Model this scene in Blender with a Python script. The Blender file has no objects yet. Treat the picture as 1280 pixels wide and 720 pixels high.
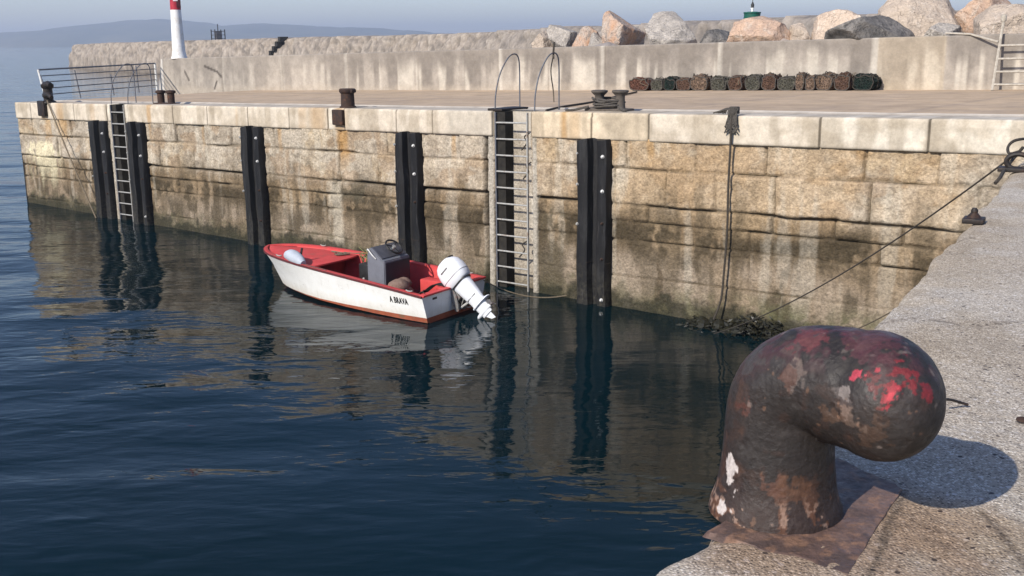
import bpy, bmesh, math, random
import numpy as np
from mathutils import Vector, Matrix
random.seed(7)
sc = bpy.context.scene
COL = sc.collection
PI = math.pi

# ------------------------------------------------------------------ camera survey of the harbour
F = 1340.0; H = 1.55; R = 0.010
YH = 57 - R*585
P_ = math.atan((360-YH)/F); cp, sp = math.cos(P_), math.sin(P_)
cr, sr = math.cos(R), math.sin(R)
def ray(x, y):
    u0 = (x-640)/F; v0 = (360-y)/F
    u = u0*cr+v0*sr; v = -u0*sr+v0*cr
    return (u, cp+v*sp, -sp+v*cp)
def at(x, y, z):
    d = ray(x, y); t = (z-H)/d[2]
    return Vector((d[0]*t, d[1]*t, z))
def atY(x, y, Y):
    d = ray(x, y); t = Y/d[1]
    return Vector((d[0]*t, Y, H+d[2]*t))

WATER = -5.0
W0 = (9.65, 20.32)                       # right end of the pier face
DW = (-0.767994, 0.640458)               # along the face, away from us
NW = (-0.640458, -0.767994)              # out of the face, towards the water
SL = 0.0192                              # fall of the pier towards its head
LW = 39.6
def wp(s, o, z):                         # point in pier coordinates
    return Vector((W0[0]+DW[0]*s+NW[0]*o, W0[1]+DW[1]*s+NW[1]*o, z-SL*max(s, -0.6)))
def deckz(x, y):
    s = (x-W0[0])*DW[0]+(y-W0[1])*DW[1]
    return -SL*max(s, -0.6)

# ------------------------------------------------------------------ numpy noise
def _h(ix, iy, seed):
    n = (ix.astype(np.int64)*374761393 + iy.astype(np.int64)*668265263 + seed*974634777) & 0x7fffffff
    n = ((n ^ (n >> 13))*1274126177) & 0x7fffffff
    n = (n ^ (n >> 16)) & 0xffff
    return n/65535.0
def vn(x, y, seed=0):
    x = np.asarray(x, float); y = np.asarray(y, float)
    ix = np.floor(x); iy = np.floor(y); fx = x-ix; fy = y-iy
    fx = fx*fx*(3-2*fx); fy = fy*fy*(3-2*fy)
    a = _h(ix, iy, seed); b = _h(ix+1, iy, seed); c = _h(ix, iy+1, seed); d = _h(ix+1, iy+1, seed)
    return (a*(1-fx)+b*fx)*(1-fy)+(c*(1-fx)+d*fx)*fy
def fbm(x, y, seed=0, o=4, g=0.5):
    t = 0; a = 1; w = 0
    for k in range(o):
        t = t+a*vn(x*2**k+k*17.3, y*2**k+k*9.1, seed+k); w += a; a *= g
    return t/w
def fbm3(x, y, z, seed=0, o=4):
    return (fbm(x, y, seed, o)+fbm(y+5.2, z+1.3, seed+11, o)+fbm(z-3.1, x+7.7, seed+23, o))/3
def sst(a, b, x):
    t = np.clip((x-a)/(b-a), 0, 1); return t*t*(3-2*t)
def mixc(c, k, col):
    k = np.asarray(k)[..., None]; return c*(1-k)+np.array(col)*k

# ------------------------------------------------------------------ mesh helpers
class MB:
    def __init__(s): s.v = []; s.f = []
    def add(s, vs, fs):
        b = len(s.v); s.v += [tuple(q) for q in vs]; s.f += [tuple(i+b for i in f) for f in fs]; return s
    def box(s, c, size, ax=None, bev=0.0):
        ax = ax or (Vector((1,0,0)), Vector((0,1,0)), Vector((0,0,1)))
        bm = bmesh.new(); bmesh.ops.create_cube(bm, size=1.0)
        for v in bm.verts: v.co = Vector((v.co.x*size[0], v.co.y*size[1], v.co.z*size[2]))
        if bev: bmesh.ops.bevel(bm, geom=bm.edges[:], offset=bev, segments=2, affect='EDGES', profile=0.6)
        bm.verts.index_update()
        c = Vector(c)
        s.add([c+ax[0]*v.co.x+ax[1]*v.co.y+ax[2]*v.co.z for v in bm.verts], [[v.index for v in f.verts] for f in bm.faces])
        bm.free(); return s
    def tube(s, pts, r, n=8, caps=True, closed=False):
        pts = [Vector(p) for p in pts]; m = len(pts); rs = r if isinstance(r, (list, tuple)) else [r]*m
        vs = []; up = None
        for i, p in enumerate(pts):
            if closed: t = pts[(i+1) % m]-pts[i-1]
            else: t = pts[min(i+1, m-1)]-pts[max(i-1, 0)]
            if t.length < 1e-9: t = Vector((0,0,1))
            t.normalize()
            if up is None:
                up = Vector((0,0,1)) if abs(t.z) < .9 else Vector((1,0,0))
            a = up-t*up.dot(t)
            if a.length < 1e-6: a = t.orthogonal()
            a.normalize(); b = t.cross(a); up = a
            vs += [p+(a*math.cos(2*PI*k/n)+b*math.sin(2*PI*k/n))*rs[i] for k in range(n)]
        fs = []
        for i in range(m if closed else m-1):
            j = (i+1) % m
            for k in range(n): fs.append((i*n+k, i*n+(k+1) % n, j*n+(k+1) % n, j*n+k))
        if caps and not closed:
            fs.append(tuple(range(n))[::-1]); fs.append(tuple((m-1)*n+k for k in range(n)))
        return s.add(vs, fs)
    def lathe(s, prof, c, n=24, ax=None):        # prof: (r, h) up the axis
        ax = ax or (Vector((1,0,0)), Vector((0,1,0)), Vector((0,0,1))); c = Vector(c)
        vs = []; fs = []
        for r, h in prof:
            vs += [c+ax[2]*h+(ax[0]*math.cos(2*PI*k/n)+ax[1]*math.sin(2*PI*k/n))*r for k in range(n)]
        for i in range(len(prof)-1):
            for k in range(n): fs.append((i*n+k, i*n+(k+1) % n, (i+1)*n+(k+1) % n, (i+1)*n+k))
        fs.append(tuple(range(n))[::-1]); fs.append(tuple((len(prof)-1)*n+k for k in range(n)))
        return s.add(vs, fs)
    def prism(s, poly, z0, z1, fn):              # poly in 2-D, fn(u, v, h) -> point
        n = len(poly)
        vs = [fn(u, v, z0) for u, v in poly]+[fn(u, v, z1) for u, v in poly]
        fs = [tuple(range(n))[::-1], tuple(range(n, 2*n))]+[(i, (i+1) % n, n+(i+1) % n, n+i) for i in range(n)]
        return s.add(vs, fs)
    def build(s, name, m, parent=None, smooth=True, ang=40, origin=None):
        me = bpy.data.meshes.new(name)
        o0 = Vector(origin) if origin is not None else Vector((0,0,0))
        me.from_pydata([tuple(Vector(v)-o0) for v in s.v], [], s.f)
        bm = bmesh.new(); bm.from_mesh(me); bmesh.ops.recalc_face_normals(bm, faces=bm.faces[:]); bm.to_mesh(me); bm.free()
        o = link(name, me, m, parent)
        if origin is not None: o.location = o0
        if smooth: smooth_by(me, ang)
        return o
def smooth_by(me, ang):
    me.polygons.foreach_set('use_smooth', [True]*len(me.polygons))
    me.set_sharp_from_angle(angle=math.radians(ang))
def link(name, me, m, parent=None):
    o = bpy.data.objects.new(name, me); COL.objects.link(o)
    if m: me.materials.append(m)
    if parent:
        o.parent = parent
        o.matrix_parent_inverse = Matrix.LocRotScale(parent.location, parent.rotation_euler, parent.scale).inverted()
    return o
def grid(name, X, Y, Z, m, parent=None, col=None, smooth=True, flip=False, uv=None, ang=None):
    nu, nv = X.shape
    me = bpy.data.meshes.new(name)
    vs = np.stack([X, Y, Z], -1).reshape(-1, 3)
    i = np.arange(nu*nv).reshape(nu, nv)
    q = np.stack([i[:-1, :-1], i[1:, :-1], i[1:, 1:], i[:-1, 1:]], -1).reshape(-1, 4)
    if flip: q = q[:, ::-1]
    me.from_pydata(vs.tolist(), [], q.tolist())
    if col is not None: setcol(me, col.reshape(-1, 3))
    o = link(name, me, m, parent)
    if smooth: me.polygons.foreach_set('use_smooth', [True]*len(me.polygons))
    if ang: me.set_sharp_from_angle(angle=math.radians(ang))
    return o
def setcol(me, c):
    a = me.attributes.new('col', 'FLOAT_COLOR', 'POINT')
    d = np.ones((len(me.vertices), 4), np.float32); d[:, :3] = np.clip(c, 0, 1)
    a.data.foreach_set('color', d.ravel())
def tag(o, label=None, cat=None, group=None, kind=None):
    if label: o['label'] = label
    if cat: o['category'] = cat
    if group: o['group'] = group
    if kind: o['kind'] = kind
    return o
def empty(name, loc, label, cat, group=None, rz=0):
    o = bpy.data.objects.new(name, None); COL.objects.link(o); o.location = loc; o.rotation_euler = (0, 0, rz)
    o.empty_display_size = .2
    return tag(o, label, cat, group)
def catmull(pts, n=8):
    pts = [Vector(p) for p in pts]; out = []
    P = [pts[0]*2-pts[1]]+pts+[pts[-1]*2-pts[-2]]
    for i in range(1, len(P)-2):
        for k in range(n):
            t = k/n; a, b, c, d = P[i-1], P[i], P[i+1], P[i+2]
            out.append(.5*((2*b)+(c-a)*t+(2*a-5*b+4*c-d)*t*t+(3*b-a-3*c+d)*t**3))
    out.append(pts[-1]); return out
def sag(a, b, d, n=16):
    a, b = Vector(a), Vector(b)
    return [a.lerp(b, i/n)-Vector((0,0,1))*d*4*(i/n)*(1-i/n) for i in range(n+1)]

# ------------------------------------------------------------------ materials
class NT:
    def __init__(s, name):
        s.m = bpy.data.materials.new(name); s.m.use_nodes = True; s.t = s.m.node_tree
        s.b = s.t.nodes['Principled BSDF']; s.out = s.t.nodes['Material Output']
    def n(s, ty, ins=None, **kw):
        d = s.t.nodes.new(ty)
        for k, v in kw.items(): setattr(d, k, v)
        for k, v in (ins or {}).items(): s.set(d.inputs[k], v)
        return d
    def set(s, inp, v):
        if isinstance(v, bpy.types.NodeSocket): s.t.links.new(v, inp)
        else: inp.default_value = v
    def obj(s): return s.n('ShaderNodeTexCoord').outputs['Object']
    def map(s, vec, scale): return s.n('ShaderNodeMapping', {'Vector': vec, 'Scale': scale}).outputs[0]
    def noise(s, vec, scale, det=4, ro=.55, dist=0):
        return s.n('ShaderNodeTexNoise', {'Vector': vec, 'Scale': scale, 'Detail': det, 'Roughness': ro, 'Distortion': dist}).outputs[0]
    def vor(s, vec, scale, out='Distance', feature='F1', rnd=1.0):
        return s.n('ShaderNodeTexVoronoi', {'Vector': vec, 'Scale': scale, 'Randomness': rnd}, feature=feature).outputs[out]
    def ramp(s, fac, stops):
        d = s.n('ShaderNodeValToRGB', {'Fac': fac}); e = d.color_ramp.elements
        while len(e) > 1: e.remove(e[-1])
        for i, (p, c) in enumerate(stops):
            q = e[0] if i == 0 else e.new(p)
            q.position = p; q.color = c if len(c) == 4 else tuple(c)+(1,)
        return d.outputs[0]
    def g(s, fac, a, b): return s.ramp(fac, [(a, (0,0,0)), (b, (1,1,1))])
    def mix(s, fac, a, b, mode='MIX'):
        d = s.n('ShaderNodeMix', data_type='RGBA', blend_type=mode)
        for i, v in ((0, fac), (6, a), (7, b)):
            if not isinstance(v, bpy.types.NodeSocket) and i and len(v) == 3: v = tuple(v)+(1,)
            s.set(d.inputs[i], v)
        return d.outputs[2]
    def math(s, op, a, b=0.0):
        d = s.n('ShaderNodeMath', operation=op); s.set(d.inputs[0], a); s.set(d.inputs[1], b); return d.outputs[0]
    def bump(s, h, dist, strength=1.0, nrm=None):
        d = s.n('ShaderNodeBump', {'Height': h, 'Distance': dist, 'Strength': strength})
        if nrm is not None: s.set(d.inputs['Normal'], nrm)
        return d.outputs[0]
    def fin(s, col=None, rough=.8, metal=0.0, nrm=None, spec=.3):
        if col is not None: s.set(s.b.inputs['Base Color'], col if isinstance(col, bpy.types.NodeSocket) or len(col) == 4 else tuple(col)+(1,))
        s.set(s.b.inputs['Roughness'], rough); s.set(s.b.inputs['Metallic'], metal)
        s.set(s.b.inputs['Specular IOR Level'], spec)
        if nrm is not None: s.set(s.b.inputs['Normal'], nrm)
        return s.m
    def attr(s, name='col'): return s.n('ShaderNodeAttribute', attribute_name=name).outputs['Color']

def worn(name, c1, c2, scale=6, rough=.7, metal=0, bump=.004, stain=None, spec=.3):
    t = NT(name); v = t.obj()
    c = t.mix(t.g(t.noise(v, scale, 5, .65), .35, .68), c1, c2)
    if stain: c = t.mix(t.g(t.noise(v, scale*.6, 6, .7, .5), .55, .68), c, stain)
    return t.fin(c, rough, metal, t.bump(t.noise(v, scale*5, 5, .7), bump), spec)

def mat_attr_stone(name, sp_scale, sp_amt, bump_d, rough=.9, vs=18):
    t = NT(name); v = t.obj(); c = t.attr()
    n1 = t.noise(v, sp_scale, 3, .7); n2 = t.noise(v, sp_scale*.22, 5, .65)
    k = t.n('ShaderNodeMapRange', {0: n1, 1: .3, 2: .7, 3: 1-sp_amt, 4: 1+sp_amt}).outputs[0]
    k2 = t.n('ShaderNodeMapRange', {0: n2, 1: .3, 2: .7, 3: .82, 4: 1.16}).outputs[0]
    kk = t.math('MULTIPLY', k, k2)
    cc = t.n('ShaderNodeVectorMath', {0: c, 1: t.n('ShaderNodeCombineXYZ', {0: kk, 1: kk, 2: kk}).outputs[0]}, operation='MULTIPLY').outputs[0]
    b = t.bump(t.noise(v, vs, 4, .65), bump_d)
    return t.fin(cc, rough, 0, b, .2)

M = {}
M['wall'] = mat_attr_stone('rough_granite', 17, .34, .055, vs=11)
M['coping'] = mat_attr_stone('dressed_granite', 20, .10, .006)
M['quay'] = None
M['parapet'] = mat_attr_stone('stained_concrete', 12, .08, .008)
M['deck'] = mat_attr_stone('worn_deck_concrete', 5, .08, .004)
M['break'] = mat_attr_stone('breakwater_stone', 2.2, .25, .12, vs=1.2)
def rubber():
    t = NT('black_rubber'); v = t.obj()
    c = t.mix(t.g(t.noise(t.map(v, (1, 1, .25)), 5, 5, .7), .5, .75), (.010, .010, .011), (.028, .028, .029))
    zz = t.n('ShaderNodeSeparateXYZ', {0: v}).outputs[2]
    low = t.n('ShaderNodeMapRange', {0: t.math('ADD', zz, t.math('MULTIPLY', t.noise(v, 2.5, 4, .6), 1.4)), 1: -3.0, 2: -4.2, 3: 0., 4: .8}).outputs[0]
    c = t.mix(t.math('MULTIPLY', low, t.g(t.noise(v, 9, 4, .7), .42, .62)), c, (.050, .046, .036))
    c = t.mix(t.math('MULTIPLY', t.g(t.noise(t.map(v, (1, 1, .12)), 11, 4, .75), .60, .72), .5), c, (.085, .080, .076))
    return t.fin(c, .6, 0, t.bump(t.noise(v, 18, 5, .7), .012), .25)
M['rubber'] = rubber()
M['black_steel'] = worn('black_painted_steel', (.012, .011, .011), (.03, .022, .018), 8, .55, 0, .004, (.06, .03, .018))
M['rust_steel'] = worn('rusty_steel', (.05, .028, .02), (.028, .02, .018), 9, .8, 0, .006, (.11, .045, .02))
M['galv'] = worn('galvanised_steel', (.42, .42, .40), (.30, .29, .27), 14, .5, .3, .002, (.22, .13, .07))
M['bolt'] = worn('bright_bolt', (.62, .62, .60), (.45, .44, .42), 20, .4, .3, .001)
M['rail_grey'] = worn('weathered_rail', (.10, .11, .13), (.16, .16, .17), 10, .6, .2, .001, (.12, .06, .035))
M['white_metal'] = worn('white_painted_metal', (.70, .70, .68), (.55, .54, .50), 9, .5, 0, .001, (.35, .27, .20))
M['rope_dark'] = worn('dark_rope', (.035, .03, .025), (.07, .06, .05), 40, .95, 0, .004)
M['rope_tan'] = worn('tan_rope', (.20, .16, .11), (.11, .09, .065), 40, .95, 0, .004)
M['rope_grey'] = worn('grey_frayed_rope', (.10, .09, .08), (.045, .04, .035), 30, .95, 0, .006)
M['gap_shade'] = worn('painted_gap_shade', (.012, .011, .010), (.03, .027, .022), 6, .9, 0, .006)  # near-black colour painted in for shade in the ladder slots and stair gap
M['light_wood'] = worn('bleached_ladder_wood', (.46, .42, .36), (.30, .27, .22), 12, .7, 0, .002)
M['red_paint'] = worn('red_light_paint', (.42, .03, .05), (.30, .02, .035), 4, .5, 0, .001)
M['white_paint'] = worn('white_tower_paint', (.78, .78, .77), (.66, .65, .62), 3, .55, 0, .001, (.55, .48, .40))
M['green_paint'] = worn('green_lantern_paint', (.01, .10, .07), (.012, .07, .05), 4, .5, 0, .001)
M['dark'] = worn('dark_metal', (.02, .02, .022), (.04, .04, .04), 8, .6)
M['weed'] = worn('wet_seaweed', (.008, .008, .005), (.018, .018, .009), 8, .45, 0, .004, None, .4)
def gelcoat():
    t = NT('white_gelcoat'); v = t.obj()
    c = t.mix(t.g(t.noise(v, 3, 5, .65), .35, .68), (.80, .80, .78), (.72, .72, .69))
    zz = t.n('ShaderNodeSeparateXYZ', {0: v}).outputs[2]
    low = t.n('ShaderNodeMapRange', {0: t.math('ADD', zz, t.math('MULTIPLY', t.noise(t.map(v, (1, 1, .3)), 5, 5, .7), .35)), 1: -4.45, 2: -4.78, 3: 0., 4: .55}).outputs[0]
    c = t.mix(low, c, (.46, .40, .29))
    c = t.mix(t.math('MULTIPLY', t.g(t.noise(t.map(v, (1, 1, .15)), 9, 4, .7), .60, .70), .35), c, (.42, .37, .30))
    c = t.mix(t.math('MULTIPLY', t.g(t.noise(t.map(v, (.3, .3, 3)), 12, 3, .6), .68, .72), .5), c, (.30, .28, .26))
    return t.fin(c, .35, 0, t.bump(t.noise(v, 14, 3), .0006), .5)
M['gelcoat_white'] = gelcoat()
M['antifoul'] = worn('rust_red_antifouling', (.30, .085, .04), (.22, .055, .028), 5, .75, 0, .002, (.16, .09, .05))
M['boat_red'] = worn('sun_faded_red_paint', (.56, .065, .065), (.46, .05, .05), 4, .6, 0, .001, (.36, .07, .06), .3)
M['boat_red_dark'] = worn('worn_shaded_red', (.22, .03, .03), (.15, .022, .022), 4, .7, 0, .001, (.11, .05, .04))  # darker copy of the boat red, cockpit shade put into the colour
M['console_grey'] = worn('grey_console_panel', (.15, .158, .185), (.115, .122, .145), 4, .5, 0, .0006)
M['console_navy'] = worn('dark_navy_panel', (.018, .017, .028), (.026, .024, .036), 4, .5, 0, .0006)
M['plastic_black'] = worn('black_plastic', (.012, .012, .013), (.02, .02, .02), 6, .45)
M['motor_white'] = worn('white_motor_paint', (.70, .72, .76), (.64, .66, .70), 4, .3, 0, .0005, None, .5)
M['motor_grey'] = worn('grey_motor_metal', (.25, .25, .25), (.15, .14, .13), 14, .5, .4, .002, (.2, .07, .05))
M['sack'] = worn('brown_sacking', (.16, .10, .08), (.24, .17, .13), 12, .95, 0, .01)
M['blue_grey'] = worn('pale_blue_grey_vinyl', (.42, .46, .52), (.34, .37, .42), 6, .55, 0, .002)
M['straw'] = worn('green_straw_rope', (.25, .24, .10), (.16, .17, .07), 30, .95, 0, .003)

def mat_quay():
    t = NT('exposed_aggregate_concrete'); v = t.obj()
    big = t.noise(v, .9, 5, .6); med = t.noise(v, 5, 5, .65)
    base = t.mix(t.g(big, .35, .68), (.43, .38, .315), (.35, .31, .255))
    base = t.mix(t.g(med, .45, .7), base, (.49, .44, .37))
    cell = t.vor(v, 112, 'Color'); cd = t.vor(v, 112, 'Distance')
    h = t.n('ShaderNodeSeparateColor', {0: cell}).outputs[0]
    peb = t.ramp(h, [(0, (.10, .085, .075)), (.22, (.23, .195, .165)), (.5, (.41, .355, .295)), (.78, (.60, .54, .465)), (1, (.82, .77, .69))])
    m = t.g(cd, .42, .60)
    m = t.math('MULTIPLY', t.math('SUBTRACT', 1.0, m), .85)
    c = t.mix(m, base, peb)
    c2 = t.vor(v, 42, 'Color'); h2 = t.n('ShaderNodeSeparateColor', {0: c2}).outputs[1]
    c = t.mix(t.math('MULTIPLY', t.g(h2, .90, .93), t.g(t.vor(v, 42, 'Distance'), .5, .3)), c, (.62, .58, .54))
    c = t.mix(t.math('MULTIPLY', t.g(t.n('ShaderNodeSeparateColor', {0: c2}).outputs[2], .972, .985), t.g(t.vor(v, 42, 'Distance'), .45, .3)), c, (.08, .07, .07))
    c = t.mix(1.0, c, t.attr(), 'MULTIPLY')
    hh = t.math('ADD', t.math('MULTIPLY', cd, -.6), t.math('MULTIPLY', t.noise(v, 30, 5, .7), 1.0))
    return t.fin(c, .92, 0, t.bump(hh, .0055), .2)
M['quay'] = mat_quay()

def mat_bollard():
    t = NT('worn_cast_iron'); v = t.obj(); c = t.attr()
    n = t.noise(v, 55, 5, .7)
    k = t.n('ShaderNodeMapRange', {0: n, 1: .3, 2: .7, 3: .72, 4: 1.3}).outputs[0]
    cc = t.n('ShaderNodeVectorMath', {0: c, 1: t.n('ShaderNodeCombineXYZ', {0: k, 1: k, 2: k}).outputs[0]}, operation='MULTIPLY').outputs[0]
    r = t.n('ShaderNodeMapRange', {0: t.noise(v, 14, 5, .6), 1: .3, 2: .7, 3: .36, 4: .72}).outputs[0]
    b = t.bump(t.noise(v, 38, 6, .68), .0045)
    b = t.bump(t.vor(v, 60), .002, .6, b)
    return t.fin(cc, r, 0, b, .32)
M['iron'] = mat_bollard()

def mat_water():
    t = NT('sea_water'); v = t.n('ShaderNodeNewGeometry').outputs['Position']
    w1 = t.noise(t.map(v, (.5, .8, 1)), .35, 1, .5, .2)         # slow swell of the basin
    w2 = t.noise(t.map(v, (.6, 1.15, 1)), 1.1, 2, .45, .5)
    w3 = t.noise(t.map(v, (.6, 1.5, 1)), 4.2, 2, .5, .4)
    calm = t.noise(v, .10, 2, .5)
    dist = t.n('ShaderNodeSeparateXYZ', {0: v}).outputs[0]
    open_ = t.n('ShaderNodeMapRange', {0: t.math('ADD', dist, t.math('MULTIPLY', calm, 8.)), 1: 6., 2: -8., 3: .50, 4: 1.0}).outputs[0]
    h = t.math('ADD', t.math('MULTIPLY', w1, t.n('ShaderNodeMapRange', {0: open_, 1: .42, 2: 1., 3: 1.3, 4: 4.6}).outputs[0]), t.math('MULTIPLY', t.math('MULTIPLY', w2, .80), open_))
    h = t.math('ADD', h, t.math('MULTIPLY', t.math('MULTIPLY', w3, open_), .12))
    b = t.bump(h, .066)
    c = t.mix(t.g(t.noise(v, .18, 3, .5), .35, .7), (.0010, .0085, .0110), (.0013, .0110, .0170))
    t.fin(c, .02, 0, b, .20); t.b.inputs['IOR'].default_value = 1.333
    return t.m
M['water'] = mat_water()

def mat_rock(name, a, b, c):
    t = NT(name); v = t.obj()
    col = t.mix(t.g(t.noise(v, 1.3, 6, .65, .4), .38, .62), a, b)
    col = t.mix(t.g(t.noise(v, 3.1, 6, .7, .8), .52, .66), col, c)
    k = t.n('ShaderNodeMapRange', {0: t.noise(v, 16, 4, .7), 1: .3, 2: .7, 3: .75, 4: 1.2}).outputs[0]
    col = t.n('ShaderNodeVectorMath', {0: col, 1: t.n('ShaderNodeCombineXYZ', {0: k, 1: k, 2: k}).outputs[0]}, operation='MULTIPLY').outputs[0]
    cr_ = t.vor(t.n('ShaderNodeVectorMath', {0: v, 1: t.n('ShaderNodeTexNoise', {'Vector': v, 'Scale': 2.5, 'Detail': 4}).outputs['Color']}, operation='ADD').outputs[0], .8, 'Distance', 'DISTANCE_TO_EDGE')
    col = t.mix(t.math('MULTIPLY', t.g(cr_, .012, .0), .10), col, (.06, .05, .045))
    b_ = t.bump(t.noise(v, 4, 9, .68), .15)
    return t.fin(col, .92, 0, t.bump(t.g(cr_, 0, .03), .015, 1, b_), .2)

# ================================================================== SETTING
# water, one sheet to beyond the horizon
xs = np.array([-9000, -2500, -700, -250, -90, -40, -20, -8, 0, 6, 14, 40, 120, 500, 2500, 9000.])
ys = np.array([-400, -60, -15, 0, 6, 12, 18, 24, 30, 36, 42, 50, 70, 120, 300, 900, 2500, 5000, 9500.])
X, Y = np.meshgrid(xs, ys, indexing='ij')
tag(grid('water', X, Y, np.full_like(X, WATER), M['water']), kind='structure')

# mountains across the bay
mx = np.linspace(-3200, 800, 220); md = np.linspace(0, 1, 14)
px = 640+F*mx/5200
ridge = np.interp(px, [-200, -60, 0, 50, 100, 150, 185, 230, 270, 320, 380, 430, 480, 540, 620, 760], [12, 15, 19, 22, 28, 33, 34, 30, 25, 28, 24, 21, 20, 13, 9, 2])
X, D = np.meshgrid(mx, md, indexing='ij')
rz = ridge[:, None]*5200/F+(fbm(mx/90, mx*0, 3, 4)[:, None]-.5)*14
Z = WATER-2+rz*np.sin(D*PI*.5)**.8*(1-.0*D)+(fbm(X/160, D*6, 5, 4)-.5)*22*np.sin(D*PI)
Yy = 4700+D*900+(fbm(X/500, D*0, 9, 2)-.5)*150
th = NT('wooded_hillside'); v = th.obj()
M['hill'] = th.fin(th.mix(th.g(th.noise(v, .006, 6, .6), .4, .62), (.035, .05, .03), (.10, .10, .06)), .95)
o = grid('hills', X, Yy, Z, M['hill']); tag(o, kind='structure')

# ------------------------------------------------------------------ pier
blk = {}
def courses(seed_off=0):
    b = [-.60, -1.32, -2.20, -2.62, -3.10, -4.0, -6.6]
    return b
rng = np.random.RandomState(5)
def joints_for(ci):
    L = []; s = -1.0+rng.rand()*1.5
    lo, hi = [(1.3, 2.3), (1.3, 2.2), (1.4, 2.6), (1.0, 2.0), (2.5, 4.0), (3, 5)][ci]
    while s < LW+1: L.append(s); s += lo+rng.rand()*(hi-lo)
    return np.array(L)
REC = [(11.86, 13.12), (31.10, 32.18)]            # the two ladder recesses (along the face)
def wall_heights(S, Z):
    b = courses(); off = np.zeros_like(S); tone = np.zeros_like(S); jd = np.full_like(S, 9.0); ci_of = np.zeros(S.shape, int)
    Sj = S+(vn(S*1.6, Z*1.6, 71)-.5)*.06; Zj = Z+(vn(S*1.1, Z*.9, 72)-.5)*.05
    for ci in range(len(b)-1):
        m = (Zj <= b[ci]) & (Zj > b[ci+1]) if ci < len(b)-2 else (Zj <= b[ci])
        J = joints_for(ci); k = np.clip(np.searchsorted(J, Sj)-1, 0, len(J)-2)
        r = _h(k.astype(float), np.full_like(k, ci, float), 3); r2 = _h(k.astype(float), np.full_like(k, ci, float), 8)
        amp = [.075, .085, .06, .06, .03, .0][ci]
        base = [0, .01, -.035, -.05, -.055, -.05][ci]
        off = np.where(m, base+(r-.5)*amp, off); tone = np.where(m, r2, tone); ci_of = np.where(m, ci, ci_of)
        jd = np.where(m, np.minimum(np.abs(Sj-J[k]), np.abs(Sj-J[k+1])), jd)
        vis = 1.0 if ci < 4 else .4
        jd = np.where(m & (ci >= 4), jd+.012, jd)
    for z in b[1:-1]: jd = np.minimum(jd, np.abs(Zj-z)+(.0 if z > -3.2 else .015))
    wj = sst(.4, .62, fbm(S*.9, Z*.9, 31, 3))                  # some joints are pointed flush
    g = (1-sst(.006, .045, jd))*(.035+.065*wj)
    # the open joint under the second course
    lg = (1-sst(.015, .06, np.abs(Zj+2.20)))*sst(.42, .56, fbm(S*.35, Z*0, 37, 3))
    off = off-g-lg*.10
    rough = [.055, .06, .045, .05, .028, .02]
    ra = np.choose(ci_of, rough)
    off = off+(fbm(S*4.2, Z*4.2, 41, 4, .6)-.5)*ra*1.6+(fbm(S*.8, Z*.8, 43, 2)-.5)*.05
    # wavy crack left of the near ladder
    cx = 13.45+.04*(fbm(Z*1.4, Z*0, 47, 3)-.5)*2+.03*np.sin(Z*2.2)
    cw = .06+.03*vn(Z*2.1, Z*0, 48)
    ck = (1-sst(cw*.6, cw*1.3, np.abs(S-cx)))*sst(-.62, -.7, Z)
    off = off-ck*.2
    return off, tone, jd, ci_of, wj, lg, ck
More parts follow.
